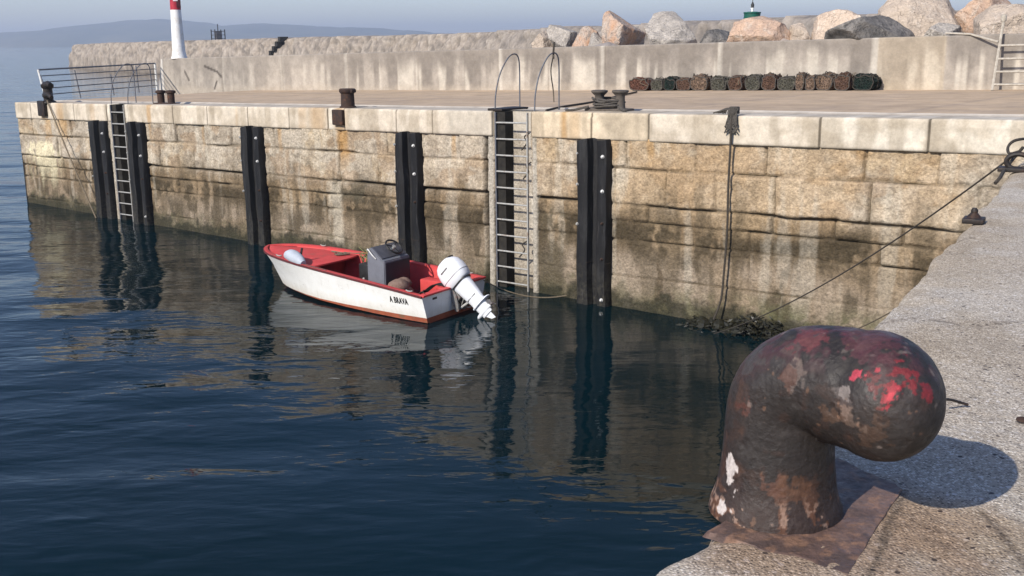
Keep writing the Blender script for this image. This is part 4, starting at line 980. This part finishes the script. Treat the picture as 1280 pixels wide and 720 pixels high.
# ------------------------------------------------------------------ armour boulders
RK = {'grey': mat_rock('grey_granite_boulder', (.44, .40, .355), (.27, .245, .22), (.52, .47, .41)), 'orange': mat_rock('orange_granite_boulder', (.56, .39, .28), (.43, .31, .24), (.60, .49, .40)), 'peach': mat_rock('peach_granite_boulder', (.62, .49, .38), (.48, .38, .30), (.66, .56, .46)), 'mixed': mat_rock('grey_and_orange_boulder', (.46, .39, .33), (.50, .30, .19), (.27, .24, .215)), 'dark': mat_rock('dark_boulder', (.12, .115, .11), (.26, .24, .22), (.07, .068, .066)), 'tan': mat_rock('tan_boulder', (.51, .42, .335), (.40, .33, .27), (.57, .49, .41))}
def boulder(x0, y0, x1, y1, Yd, kind, label, seed, cut=1.0, extra=0, dz=0):
    rs = np.random.RandomState(seed)
    a = atY(x0, y1, Yd); b = atY(x1, y0, Yd); zc = (a.z+b.z)/2; w = (b.x-a.x); h = b.z-a.z
    low = max(0, a.z-.75)+extra; zb = a.z-.55
    c_ = Vector(((a.x+b.x)/2, Yd, (b.z+zb)/2)); hh = b.z-zb
    bm = bmesh.new(); bmesh.ops.create_icosphere(bm, subdivisions=5, radius=1)
    P = np.array([v.co[:] for v in bm.verts])
    r = np.full(len(P), 9.0)
    for k in range(11):                                         # planes knapped off a ball
        n = rs.randn(3); n /= np.linalg.norm(n); dist = .62+.32*rs.rand()
        q = P@n; r = np.where(q > .05, np.minimum(r, dist/np.maximum(q, .05)), r)
    r = np.minimum(r, 1.25)
    P = P*r[:, None]
    nz = fbm3(P[:, 0]*1.7, P[:, 1]*1.7, P[:, 2]*1.7, seed, 5)-.5; nz2 = fbm3(P[:, 0]*6, P[:, 1]*6, P[:, 2]*6, seed+5, 3)-.5
    P = P*(1+nz*.26+nz2*.10+(fbm3(P[:, 0]*13, P[:, 1]*13, P[:, 2]*13, seed+9, 2)-.5)*.035)[:, None]
    P = (P-P.min(0))/(P.max(0)-P.min(0))*2-1
    dep = min(w, 2.2)*.55
    W = np.stack([c_.x+P[:, 0]*w/2, c_.y+P[:, 1]*dep, c_.z+P[:, 2]*hh/2], -1)
    for v, q in zip(bm.verts, W): v.co = Vector(q)-c_
    me = bpy.data.meshes.new('boulder'); bm.to_mesh(me); bm.free()
    o = link('boulder', me, RK[kind]); o.location = c_; me.polygons.foreach_set('use_smooth', [True]*len(me.polygons)); me.set_sharp_from_angle(angle=math.radians(32))
    return tag(o, label, 'boulder', 'armour boulders behind the parapet')
boulder(683, 30, 722, 60, 47.2, 'grey', 'low greyish pink boulder at the left end of the boulders', 1)
boulder(712, 32, 752, 60, 46.2, 'mixed', 'low rough boulder leaning left of the tall orange sided one', 2)
boulder(750, 12, 810, 58, 45.2, 'mixed', 'tall grey boulder with an orange right side', 13)
boulder(804, 13, 872, 56, 43.4, 'grey', 'broad pale grey boulder beside the tall orange sided one', 4)
boulder(664, 38, 700, 62, 48.2, 'tan', 'lowest small boulder at the far left end of the boulder row', 41)
boulder(735, 40, 766, 60, 45.0, 'grey', 'small grey boulder wedged left of the tall orange sided one', 42)
boulder(868, 36, 922, 60, 43.6, 'dark', 'low grey rubble boulder left of the flat orange boulder', 25)
boulder(905, 19, 993, 56, 40.8, 'orange', 'flat topped orange boulder in front of the green light', 6)
boulder(986, 28, 1016, 52, 40.0, 'tan', 'smallest boulder, wedged between orange and peach boulders', 7)
boulder(1014, 11, 1084, 52, 39.4, 'peach', 'pale peach boulder rising left of the dark one', 8)
boulder(1030, 18, 1148, 54, 37.9, 'dark', 'wide dark grey boulder with black shaded cracks', 19)  # dark stone colour carries the shade of its right-facing side
boulder(1098, -8, 1204, 38, 38.9, 'tan', 'largest tan boulder perched above the dark one', 10)
boulder(1150, 28, 1202, 54, 36.6, 'grey', 'small grey boulder under the overhang of the largest one', 11)
boulder(1193, -14, 1266, 44, 38.4, 'orange', 'pinkish boulder between the largest and the slab', 12)
boulder(1212, 4, 1310, 46, 36.2, 'tan', 'tan slab boulder above the wooden ladder', 33)

# ------------------------------------------------------------------ the boat
SB = Vector((-1.40, 25.60, WATER)); fw = Vector((-.827, .563, 0)).normalized(); pt_ = Vector((-fw.y, fw.x, 0))
if pt_.y > 0: pt_ = -pt_
def bl(x, y, z): return SB+fw*(x*.978)+pt_*y+Vector((0,0,z))
boat = empty('motorboat', SB, 'open red and white motorboat with grey console moored by the pier', 'boat')
ST = [  # x, half gunwale, gunwale z, half chine, chine z, keel z
 (0.0, 1.29, .68, 1.10, .02, -.22), (.8, 1.28, .75, 1.10, .02, -.24), (1.8, 1.245, .82, 1.06, .03, -.26), (2.8, 1.20, .885, 1.0, .05, -.27), (3.8, 1.12, .94, .88, .07, -.27), (4.5, 1.05, .98, .70, .08, -.25), (5.2, .93, 1.02, .46, .09, -.18), (5.7, .79, 1.045, .25, .10, -.05), (6.0, .66, 1.06, .10, .12, .02), (6.2, .53, 1.068, .0, .22, .22), (6.4, .36, 1.076, 0, .5, .5), (6.53, .19, 1.08, 0, .75, .75), (6.6, .0, 1.085, 0, .95, .95)]
def st_at(x):
    for a, b in zip(ST[:-1], ST[1:]):
        if a[0] <= x <= b[0]: k = (x-a[0])/(b[0]-a[0]); return [p*(1-k)+q*k for p, q in zip(a, b)]
    return list(ST[-1])
XS = [0, .4, .8, 1.3, 1.8, 2.3, 2.8, 3.3, 3.8, 4.15, 4.5, 4.85, 5.2, 5.45, 5.7, 5.85, 6, 6.1, 6.2, 6.3, 6.4, 6.47, 6.53, 6.57, 6.6]
def smooth_st(x):
    ks = [s[0] for s in ST]; i = max(1, min(len(ST)-3, next((j for j in range(len(ks)-1) if ks[j] <= x <= ks[j+1]), len(ks)-2)))
    return st_at(x)
def sec_side(s, n=6):       # outside: chine to gunwale with a little flare
    return [(s[3]+(s[1]-s[3])*(k/n)**1.25, s[4]+(s[2]-s[4])*k/n) for k in range(n+1)]
STRIPE = .16
def hull_side(zlo, zhi, name, m):
    mb = MB()
    for sg in (1, -1):
        rows = []
        for x in XS:
            s = st_at(x); za = max(s[4], min(zlo(x), s[2])); zb = max(za, min(zhi(x), s[2])); row = []
            for k in range(5):
                z = za+(zb-za)*k/4; q = (z-s[4])/max(s[2]-s[4], 1e-6); row.append(bl(x, sg*(s[3]+(s[1]-s[3])*max(q, 0)**1.25), z))
            rows.append(row)
        vs = [p for r in rows for p in r]; n = 5
        mb.add(vs, [(i*n+k, (i+1)*n+k, (i+1)*n+k+1, i*n+k+1) for i in range(len(XS)-1) for k in range(n-1)])
    s = ST[0]; za, zb = max(s[4], zlo(0)), min(s[2], zhi(0)); f2 = lambda z: s[3]+(s[1]-s[3])*max((z-s[4])/(s[2]-s[4]), 0)**1.25
    mb.add([bl(0, f2(za), za), bl(0, f2(zb), zb), bl(0, -f2(zb), zb), bl(0, -f2(za), za)], [(0, 1, 2, 3)])
    o = mb.build(name, m, boat, ang=35)
    return o
line = lambda x: .14-.008*x
hull = hull_side(line, lambda x: 9, 'hull', M['gelcoat_white'])
hull_side(lambda x: -9, line, 'boot_stripe', M['antifoul'])
mb = MB()
for sg in (1, -1):
    vs = []
    for x in XS:
        s = st_at(x); vs += [bl(x, sg*s[3], s[4]), bl(x, 0, s[5])]
    mb.add(vs, [(2*i, 2*i+1, 2*i+3, 2*i+2) for i in range(len(XS)-1)])
s = ST[0]; mb.add([bl(0, s[3], s[4]), bl(0, -s[3], s[4]), bl(0, 0, s[5])], [(0, 1, 2)])
mb.build('bottom', M['antifoul'], boat)
# gunwale cap and dark rubbing strake
def gun(name, m, yo, zo, sec, stern=True):
    mb = MB(); n = len(sec); rows = []
    xs = XS
    for sg in (1, -1):
        vs = []
        for x in xs:
            s = st_at(x)
            for a, b in sec: vs.append(bl(x, sg*max(s[1]+yo+a, 0), s[2]+zo+b))
        mb.add(vs, [(i*n+k, i*n+(k+1) % n, (i+1)*n+(k+1) % n, (i+1)*n+k) for i in range(len(xs)-1) for k in range(n)]+[tuple(range(n))])
    return mb.build(name, m, boat, ang=35)
gun('gunwale', M['boat_red'], 0, 0, [(.0, -.02), (.0, .02), (-.01, .03), (-.13, .03), (-.15, .02), (-.15, -.02)])
gun('rubbing_strake', worn('maroon_strake', (.12, .02, .022), (.07, .02, .02)), .002, 0, [(.0, -.03), (.022, -.02), (.026, .02), (.01, .034), (.0, .028)])
MB().box(bl(.03, .0, .70), (.14, 2.54, .05), (fw, pt_, Z3), .012).build('transom_cap', M['boat_red'], boat)
# inside
mb = MB(); FZ = .16
for sg in (1, -1):
    vs = []
    for x in XS[:17]:
        s = st_at(x); fz = max(FZ, s[4]+.02); vs += [bl(x+.03*(x == 0), sg*max(s[1]-.14, .0), s[2]+.005), bl(x+.03*(x == 0), sg*max((s[3]-.03), 0), fz)]
    mb.add(vs, [(2*i, 2*i+1, 2*i+3, 2*i+2) for i in range(16)])
s = ST[0]; mb.add([bl(.05, 1.14, .67), bl(.05, -1.14, .67), bl(.05, -1.06, FZ), bl(.05, 1.06, FZ)], [(0, 1, 2, 3)])
mb.build('inner_lining', M['boat_red'], boat)
mb = MB(); vs = []
for x in XS[:17]:
    s = st_at(x); vs += [bl(x, max(s[3]-.03, 0), max(FZ, s[4]+.02)), bl(x, -max(s[3]-.03, 0), max(FZ, s[4]+.02))]
mb.add(vs, [(2*i, 2*i+1, 2*i+3, 2*i+2) for i in range(16)]); mb.build('cockpit_floor', M['boat_red_dark'], boat)
# foredeck: dished, its after edge raked; open locker beneath
mb = MB(); fx = [x for x in XS if x >= 3.8]; na_ = 9
def fd(x, k):            # k -1 (starboard) .. 1 (port)
    s = st_at(x); y = k*max(s[1]-.13, 0.0); return bl(x, y, s[2]-.035+.05*(1-k*k))
rows = []
for i in range(14):
    t = i/13; row = []
    for j in range(na_):
        k = -1+2*j/(na_-1); xa = 3.85+.25*k*k; x = xa+(6.52-xa)*t; row.append(fd(x, k))
    rows.append(row)
vs = [p for r in rows for p in r]+[p-Vector((0,0,.04)) for r in rows for p in r]; n = na_; off_ = 14*n
fs = [(i*n+k, i*n+k+1, (i+1)*n+k+1, (i+1)*n+k) for i in range(13) for k in range(n-1)]
fs += [tuple(q+off_ for q in f_)[::-1] for f_ in fs]+[(k, k+1, off_+k+1, off_+k) for k in range(n-1)]
mb.add(vs, fs); mb.build('foredeck', M['boat_red'], boat, ang=40)
mb = MB(); nb = [(k, 3.95+.25*k*k) for k in np.linspace(-1, 1, 7)]; vs = []
for k, xa in nb:
    s = st_at(xa+.25); vs += [bl(xa+.25, k*(s[1]-.16), s[2]-.07+.05*(1-k*k)), bl(xa+.25, k*(s[3]-.04), .18)]
mb.add(vs, [(2*i, 2*i+1, 2*i+3, 2*i+2) for i in range(6)]); mb.build('bulkhead', M['boat_red_dark'], boat)  # bulkhead faces away from the sun; its shade is painted dark red
for k in (.1,): MB().tube([bl(3.95, -.86, .95), bl(3.6, -.72, .18)], .022, 6).build('stanchion', M['boat_red'], boat)
# console
cb = empty('console', bl(2.05, -.05, FZ), None, None) if False else None
prof = [(1.85, .0), (2.44, .0), (2.44, 1.12), (2.40, 1.33), (2.30, 1.37), (1.95, 1.09), (1.85, 1.05)]
CW = .50; CY0 = .0
mb = MB(); mb.prism(prof, CY0-CW, CY0+CW, lambda a, z, y: bl(a, y, FZ+z)); con = mb.build('console', M['console_grey'], boat, smooth=False)
bm = bmesh.new(); bm.from_mesh(con.data); bmesh.ops.bevel(bm, geom=bm.edges[:], offset=.02, segments=2, affect='EDGES'); bm.to_mesh(con.data); bm.free()
MB().box(bl(1.842, CY0, FZ+.52), (.02, CW*2-.06, .96), (fw, pt_, Z3), .006).build('aft_panel', M['console_navy'], con)
n_ = (Vector((0,0,1))*.35-fw*.28).normalized(); dsh = fw*.35+Z3*.28; dsh.normalize()
MB().box(bl(2.125, CY0, FZ+1.23)+n_*.008, (.42, CW*2-.06, .03), (dsh, pt_, n_), .006).build('dashboard', worn('grey_dashboard', (.085, .088, .105), (.06, .062, .075), 5, .5), con)
wc = bl(2.02, CY0+.03, FZ+1.24)+n_*.15; wa, wb = pt_, dsh
wh = MB().tube([wc+wa*.23*math.cos(a)+wb*.23*math.sin(a) for a in [i*PI/12 for i in range(24)]], .024, 8, closed=True)
wheel = wh.build('steering_wheel', M['plastic_black'], con)
sp_ = MB()
for a in (.5, 2.6, 4.7): sp_.tube([wc, wc+wa*.22*math.cos(a)+wb*.22*math.sin(a)], .016, 6)
sp_.build('spokes', M['plastic_black'], wheel); MB().tube([wc-n_*.14, wc+n_*.02], [.045, .05], 10).build('hub', M['galv'], wheel)
MB().tube(catmull([bl(2.40, CY0+CW+.015, FZ+1.28), bl(2.34, CY0+CW+.06, FZ+1.33), bl(2.2, CY0+CW+.06, FZ+1.20), bl(2.12, CY0+CW+.015, FZ+1.10)], 5), .016, 8).build('grab_handle', M['white_metal'], con)
MB().box(bl(2.64, CY0+.02, FZ+.45), (.34, .80, .90), (fw, pt_, Z3), .04).build('black_locker', M['plastic_black'], boat)
MB().lathe([(.03, 0), (.03, .02)], bl(2.64, CY0+.425, FZ+.52), 8, (fw, Z3, pt_)).build('knob', M['bolt'], boat)
# stern seat and side boxes
MB().box(bl(.42, -.05, FZ+.19), (.50, 1.80, .38), (fw, pt_, Z3), .03).build('stern_seat', M['boat_red'], boat)
MB().box(bl(1.05, -.82, FZ+.22), (1.2, .34, .40), (fw, pt_, Z3), .03).build('side_seat', M['boat_red'], boat)
MB().lathe([(.20, 0), (.21, .03), (.20, .06), (.12, .075), (.11, .09), (.02, .09)], bl(.50, -.25, FZ+.38), 20).build('hatch_lid', M['boat_red'], boat)
mb = MB()
MB().box(bl(.012, .80, .57), (.03, .18, .06), (fw, pt_, Z3), .01).build('drain_slot', M['plastic_black'], boat)
# lettering on the port quarter
cu = bpy.data.curves.new('name_lettering', 'FONT'); cu.body = 'A BRAVA'; cu.size = .205; cu.extrude = .003; cu.offset = .007; cu.resolution_u = 3; cu.space_character = 1.12
to = bpy.data.objects.new('tmp_text', cu); COL.objects.link(to); dg = bpy.context.evaluated_depsgraph_get(); dg.update()
tm = bpy.data.meshes.new_from_object(to.evaluated_get(dg)); bpy.data.objects.remove(to)
wtx = max(v.co.x for v in tm.vertices)
xs_ = 1.10
for v in tm.vertices:
    x = xs_-v.co.x*(.60/wtx); zz = .425+v.co.y*1.05; s = st_at(x); q = (zz-s[4])/(s[2]-s[4]); y = s[3]+(s[1]-s[3])*max(q, 0)**1.25
    v.co = bl(x, y+.004+v.co.z, zz)
tm.update(); tn = link('name_lettering', tm, M['plastic_black'], boat)
# outboard, tilted up on the transom
ob_ = empty('outboard_motor', bl(-.1, 0, .6), 'white outboard motor tilted up on the boat stern', 'outboard motor')
OX = -.20; TL = math.radians(47)
ua = (Z3*math.cos(TL)+fw*math.sin(TL)).normalized()             # up the motor: leans inboard
ra = (fw*math.cos(TL)-Z3*math.sin(TL)).normalized()             # motor's own forward
oc = bl(-.20, .02, .60)                                        # tilt pivot
def op(u, f_, y): return oc+(ua*u+ra*f_+pt_*y)*1.13
def loft(secs, name, m, par, n=28, ex=2.8):
    mb = MB(); vs = []
    for (u, f0, f1, hwid) in secs:
        for k in range(n):
            a = 2*PI*k/n; c_, s_ = math.cos(a), math.sin(a); c_ = math.copysign(abs(c_)**(2/ex), c_); s_ = math.copysign(abs(s_)**(2/ex), s_)
            vs.append(op(u, (f0+f1)/2+(f1-f0)/2*c_, hwid*s_))
    fs = [(i*n+k, i*n+(k+1) % n, (i+1)*n+(k+1) % n, (i+1)*n+k) for i in range(len(secs)-1) for k in range(n)]
    fs += [tuple(range(n))[::-1], tuple((len(secs)-1)*n+k for k in range(n))]
    return mb.add(vs, fs).build(name, m, par, ang=45)
cowl = loft([(.13, -.42, .10, .16), (.17, -.47, .15, .19), (.30, -.50, .19, .215), (.45, -.50, .19, .215), (.60, -.46, .16, .20), (.69, -.38, .10, .165), (.735, -.30, .03, .12), (.75, -.22, -.04, .06)], 'cowling', M['motor_white'], ob_)
loft([(.105, -.43, .11, .168), (.135, -.43, .11, .168)], 'cowl_seam', M['plastic_black'], cowl)
loft([(.292, -.505, .195, .2195), (.302, -.505, .195, .2195)], 'trim_band', M['motor_grey'], cowl)
MB().box(op(.52, -.14, .212), (.26, .012, .035), (ra, pt_, ua), .004).build('side_stripe', M['motor_grey'], cowl)
MB().box(op(.70, -.36, .0), (.07, .16, .05), (ra, pt_, ua), .015).build('latch', M['plastic_black'], cowl)
loft([(.11, -.40, .08, .15), (-.05, -.40, .05, .13), (-.25, -.40, .02, .11), (-.42, -.38, -.01, .09), (-.52, -.40, -.02, .10)], 'midsection', M['motor_white'], ob_)
MB().box(op(-.30, -.18, 0), (.34, .235, .03), (ra, pt_, ua), .01).build('leg_band', M['motor_grey'], ob_)
loft([(-.50, -.50, .02, .115), (-.525, -.52, .02, .12), (-.535, -.50, .01, .11)], 'cavitation_plate', M['motor_white'], ob_)
loft([(-.53, -.37, -.02, .07), (-.66, -.36, -.03, .058), (-.80, -.34, -.05, .032)], 'gearcase', M['motor_white'], ob_)
mb = MB(); mb.tube([op(-.70, .10, 0), op(-.70, .04, 0), op(-.70, -.1, 0), op(-.70, -.32, 0), op(-.70, -.40, 0)], [.012, .05, .065, .06, .045], 14); mb.build('torpedo', M['motor_white'], ob_)
mb = MB(); mb.prism([(-.72, -.05), (-.72, -.28), (-.97, -.30), (-.93, -.20)], -.008, .008, lambda u_, f_, y: op(u_, f_, y)); mb.build('skeg', M['motor_white'], ob_, smooth=False)
mb = MB()
for k in range(3):
    a = k*2*PI/3+.4; d1 = ua*math.cos(a)+pt_*math.sin(a); d2 = (ua*-math.sin(a)+pt_*math.cos(a))*.8+ra*.5
    c_ = op(-.70, -.43, 0); mb.add([c_+d1*.03-d2*.03, c_+d1*.09-d2*.075, c_+d1*.15-d2*.02, c_+d1*.14+d2*.05, c_+d1*.05+d2*.05], [(0, 1, 2, 3, 4)])
mb.tube([op(-.70, -.38, 0), op(-.70, -.47, 0)], .035, 10); mb.build('propeller', M['motor_grey'], ob_, smooth=False)
# bracket and hoses
mb = MB()
for y in (-.13, .13):
    mb.prism([(-.02, .68), (.10, .68), (.12, .50), (-.10, .12), (-.20, .14), (-.14, .5)], y+.02-.02, y+.02+.02, lambda a, z, yy: bl(a-.04, yy, z))
mb.build('clamp_bracket', M['motor_grey'], ob_, smooth=False)
MB().box(op(-.02, .12, 0), (.16, .20, .22), (ra, pt_, ua), .03).build('swivel', M['motor_grey'], ob_)
MB().tube([op(-.3, .0, .03), bl(-.14, .02, .16)], .03, 8).build('tilt_ram', M['bolt'], ob_)
for k in range(5):
    y = .12-.06*k; MB().tube(catmull([op(.12, .12, y), bl(-.10-.02*k, y-.05, .40-.05*k), bl(-.16-.05*k, y-.12, .22+.04*(k % 2)), op(-.18, .02, y*.5)], 5), .014, 6).build('hose', M['plastic_black'] if k % 2 else M['galv'], ob_)
for k in range(3):
    MB().tube(catmull([bl(1.9, -.30+.05*k, .30), bl(1.5, -.55+.06*k, .22+.02*k), bl(.9, -.45+.1*k, .58), bl(.3, -.15+.06*k, .66), op(.10, .14, -.05+.05*k)], 6), .018, 6).build('steering_cable', M['plastic_black'], ob_)
for (x, y) in ((.45, 1.20), (.45, -1.20), (5.3, .80), (5.3, -.80)):
    s_ = st_at(x); q = bl(x, math.copysign(s_[1]-.07, y), s_[2]+.05)
    MB().tube([q-fw*.10+Z3*.02, q-fw*.04, q+fw*.04, q+fw*.10+Z3*.02], .016, 6).build('mooring_cleat', M['galv'], boat)
# loose gear in the boat
mb = MB()
for (x, y, z, a, b, c_) in ((1.48, .35, FZ+.22, .30, .42, .24), (1.40, .50, FZ+.48, .26, .30, .18), (1.56, .15, FZ+.46, .22, .26, .16)):
    bm = bmesh.new(); bmesh.ops.create_icosphere(bm, subdivisions=3, radius=1); 
    P = np.array([v.co[:] for v in bm.verts]); nz = fbm3(P[:, 0]*2, P[:, 1]*2, P[:, 2]*2, int(x*100), 3)-.5; P = P*(1+nz*.5)[:, None]
    mb.add([bl(x+q[0]*a, y+q[1]*b, z+q[2]*c_) for q in P], [[v.index for v in f_.verts] for f_ in bm.faces]); bm.free()
tag(mb.build('sack', M['sack']), 'brown sack bundle lying behind the boat console', 'sack')
mb = MB()
fend = catmull([bl(4.98, .84, 1.13), bl(4.75, .88, 1.14), bl(4.48, .93, 1.08), bl(4.22, 1.0, 1.0)], 5); m2 = len(fend)
mb.tube(fend, [.05+.12*math.sin(PI*min(1, (i+1)/m2*.85+.08))**.8 for i in range(m2)], 14)
bf = tag(mb.build('boat_fender', M['blue_grey']), 'pale blue grey boat fender lying on the port gunwale near the bow', 'fender')
MB().tube(catmull([bl(4.22, 1.0, .99), bl(3.8, 1.08, .98), bl(3.3, 1.1, .95)], 4), .012, 6).build('lanyard', M['rope_grey'], bf)
MB().tube([bl(4.55, .78, 1.08), bl(4.53, .72, 1.34)], .03, 6).build('black_tip', M['plastic_black'], bf)
rs = random.Random(3); mb = MB()
for k in range(46):
    x = 2.75+rs.random()*.5; y = -.75+rs.random()*.6
    mb.tube(catmull([bl(x, y, .95), bl(x+rs.uniform(-.1, .1), y+rs.uniform(-.1, .1), 1.1+.12*rs.random()), bl(x+rs.uniform(-.25, .25), y+rs.uniform(-.2, .2), 1.05+.3*rs.random())], 3), .010, 4)
tag(mb.build('straw_bundle', M['straw']), 'tuft of green yellow rope and straw beside the console', 'rope')
mb = MB(); rs = random.Random(8)
for k in range(3):
    pts = [fd(4.15+rs.random()*.6, -.8+rs.random()*.5)+Vector((0,0,.03)) for j in range(5)]; mb.tube(catmull(pts, 5), .016, 5)
mb.tube(catmull([bl(4.3, -.6, 1.03), bl(4.0, -.75, 1.0), bl(3.8, -.86, .97), bl(3.7, -.7, .6), bl(3.6, -.6, .25)], 5), .014, 5)
tag(mb.build('deck_line', M['rope_tan']), 'tan rope lying loose on the red foredeck', 'rope')
tag(MB().tube(sag(bl(.05, -1.18, .66), wp(10.45, .36, -4.62), .22), .016, 6).build('stern_line', M['rope_tan']), 'thin tan rope from the boat stern to the nearest fender', 'rope')
tag(MB().tube(catmull([bl(.03, 1.15, .75), bl(.3, .95, .72), bl(.7, .8, .45)], 4), .01, 5).build('tie_line', M['rope_dark']), 'dark thin line lying over the port stern corner of the boat', 'rope')

# ================================================================== HAZE
hz = MB().box((0, 4300, 66), (17000, 10200, 146)).build('haze', None, None, smooth=False)
th = bpy.data.materials.new('sea_haze'); th.use_nodes = True; nt = th.node_tree
nt.nodes.remove(nt.nodes['Principled BSDF']); vp = nt.nodes.new('ShaderNodeVolumePrincipled')
vp.inputs['Color'].default_value = (.76, .85, 1, 1); vp.inputs['Density'].default_value = .00026; vp.inputs['Anisotropy'].default_value = .2
nt.links.new(vp.outputs[0], nt.nodes['Material Output'].inputs['Volume']); hz.data.materials.append(th)
tag(hz, 'thin pale blue sea haze', 'haze', kind='stuff')

# ================================================================== LIGHT, SKY, CAMERA
EL = math.radians(34); hd = Vector((-.68, -.733)).normalized()
ts = Vector((hd.x*math.cos(EL), hd.y*math.cos(EL), math.sin(EL)))
sun = bpy.data.lights.new('sun', 'SUN'); sun.energy = 5.0; sun.angle = math.radians(.5); sun.color = (1, .93, .82)
so_ = bpy.data.objects.new('sun', sun); COL.objects.link(so_); so_.rotation_euler = (-ts).to_track_quat('-Z', 'Y').to_euler(); so_.location = (-20, -20, 30)
w = bpy.data.worlds.new('World'); sc.world = w; w.use_nodes = True; nt = w.node_tree
sky = nt.nodes.new('ShaderNodeTexSky'); sky.sky_type = 'NISHITA'; sky.sun_disc = False; sky.sun_elevation = EL; sky.sun_rotation = math.atan2(hd.x, hd.y)
sky.air_density = 1.0; sky.dust_density = .6; sky.ozone_density = 2.5
bg = nt.nodes['Background']; tint = nt.nodes.new('ShaderNodeMix'); tint.data_type = 'RGBA'; tint.blend_type = 'MULTIPLY'; tint.inputs[0].default_value = 1; tint.inputs[7].default_value = (1.03, 1.03, 1.19, 1); nt.links.new(sky.outputs[0], tint.inputs[6]); nt.links.new(tint.outputs[2], bg.inputs[0]); bg.inputs[1].default_value = .12
cam = bpy.data.cameras.new('camera'); co_ = bpy.data.objects.new('camera', cam); COL.objects.link(co_); sc.camera = co_
cam.sensor_width = 36; cam.lens = F/1280*36; cam.clip_end = 20000; cam.clip_start = .05
xa_ = Vector((cr, -sr*sp_cam if False else -sr*math.sin(P_), -sr*cp)); ya_ = Vector((sr, cr*math.sin(P_), cr*cp)); za_ = -Vector((0, cp, -math.sin(P_)))
co_.matrix_world = Matrix(((xa_.x, ya_.x, za_.x, 0), (xa_.y, ya_.y, za_.y, 0), (xa_.z, ya_.z, za_.z, H), (0, 0, 0, 1)))
sc.render.resolution_x = 1024; sc.render.resolution_y = 576
sc.view_settings.view_transform = 'Standard'; sc.view_settings.look = 'None'; sc.view_settings.exposure = .22; sc.view_settings.gamma = 1
sc.render.engine = 'CYCLES'
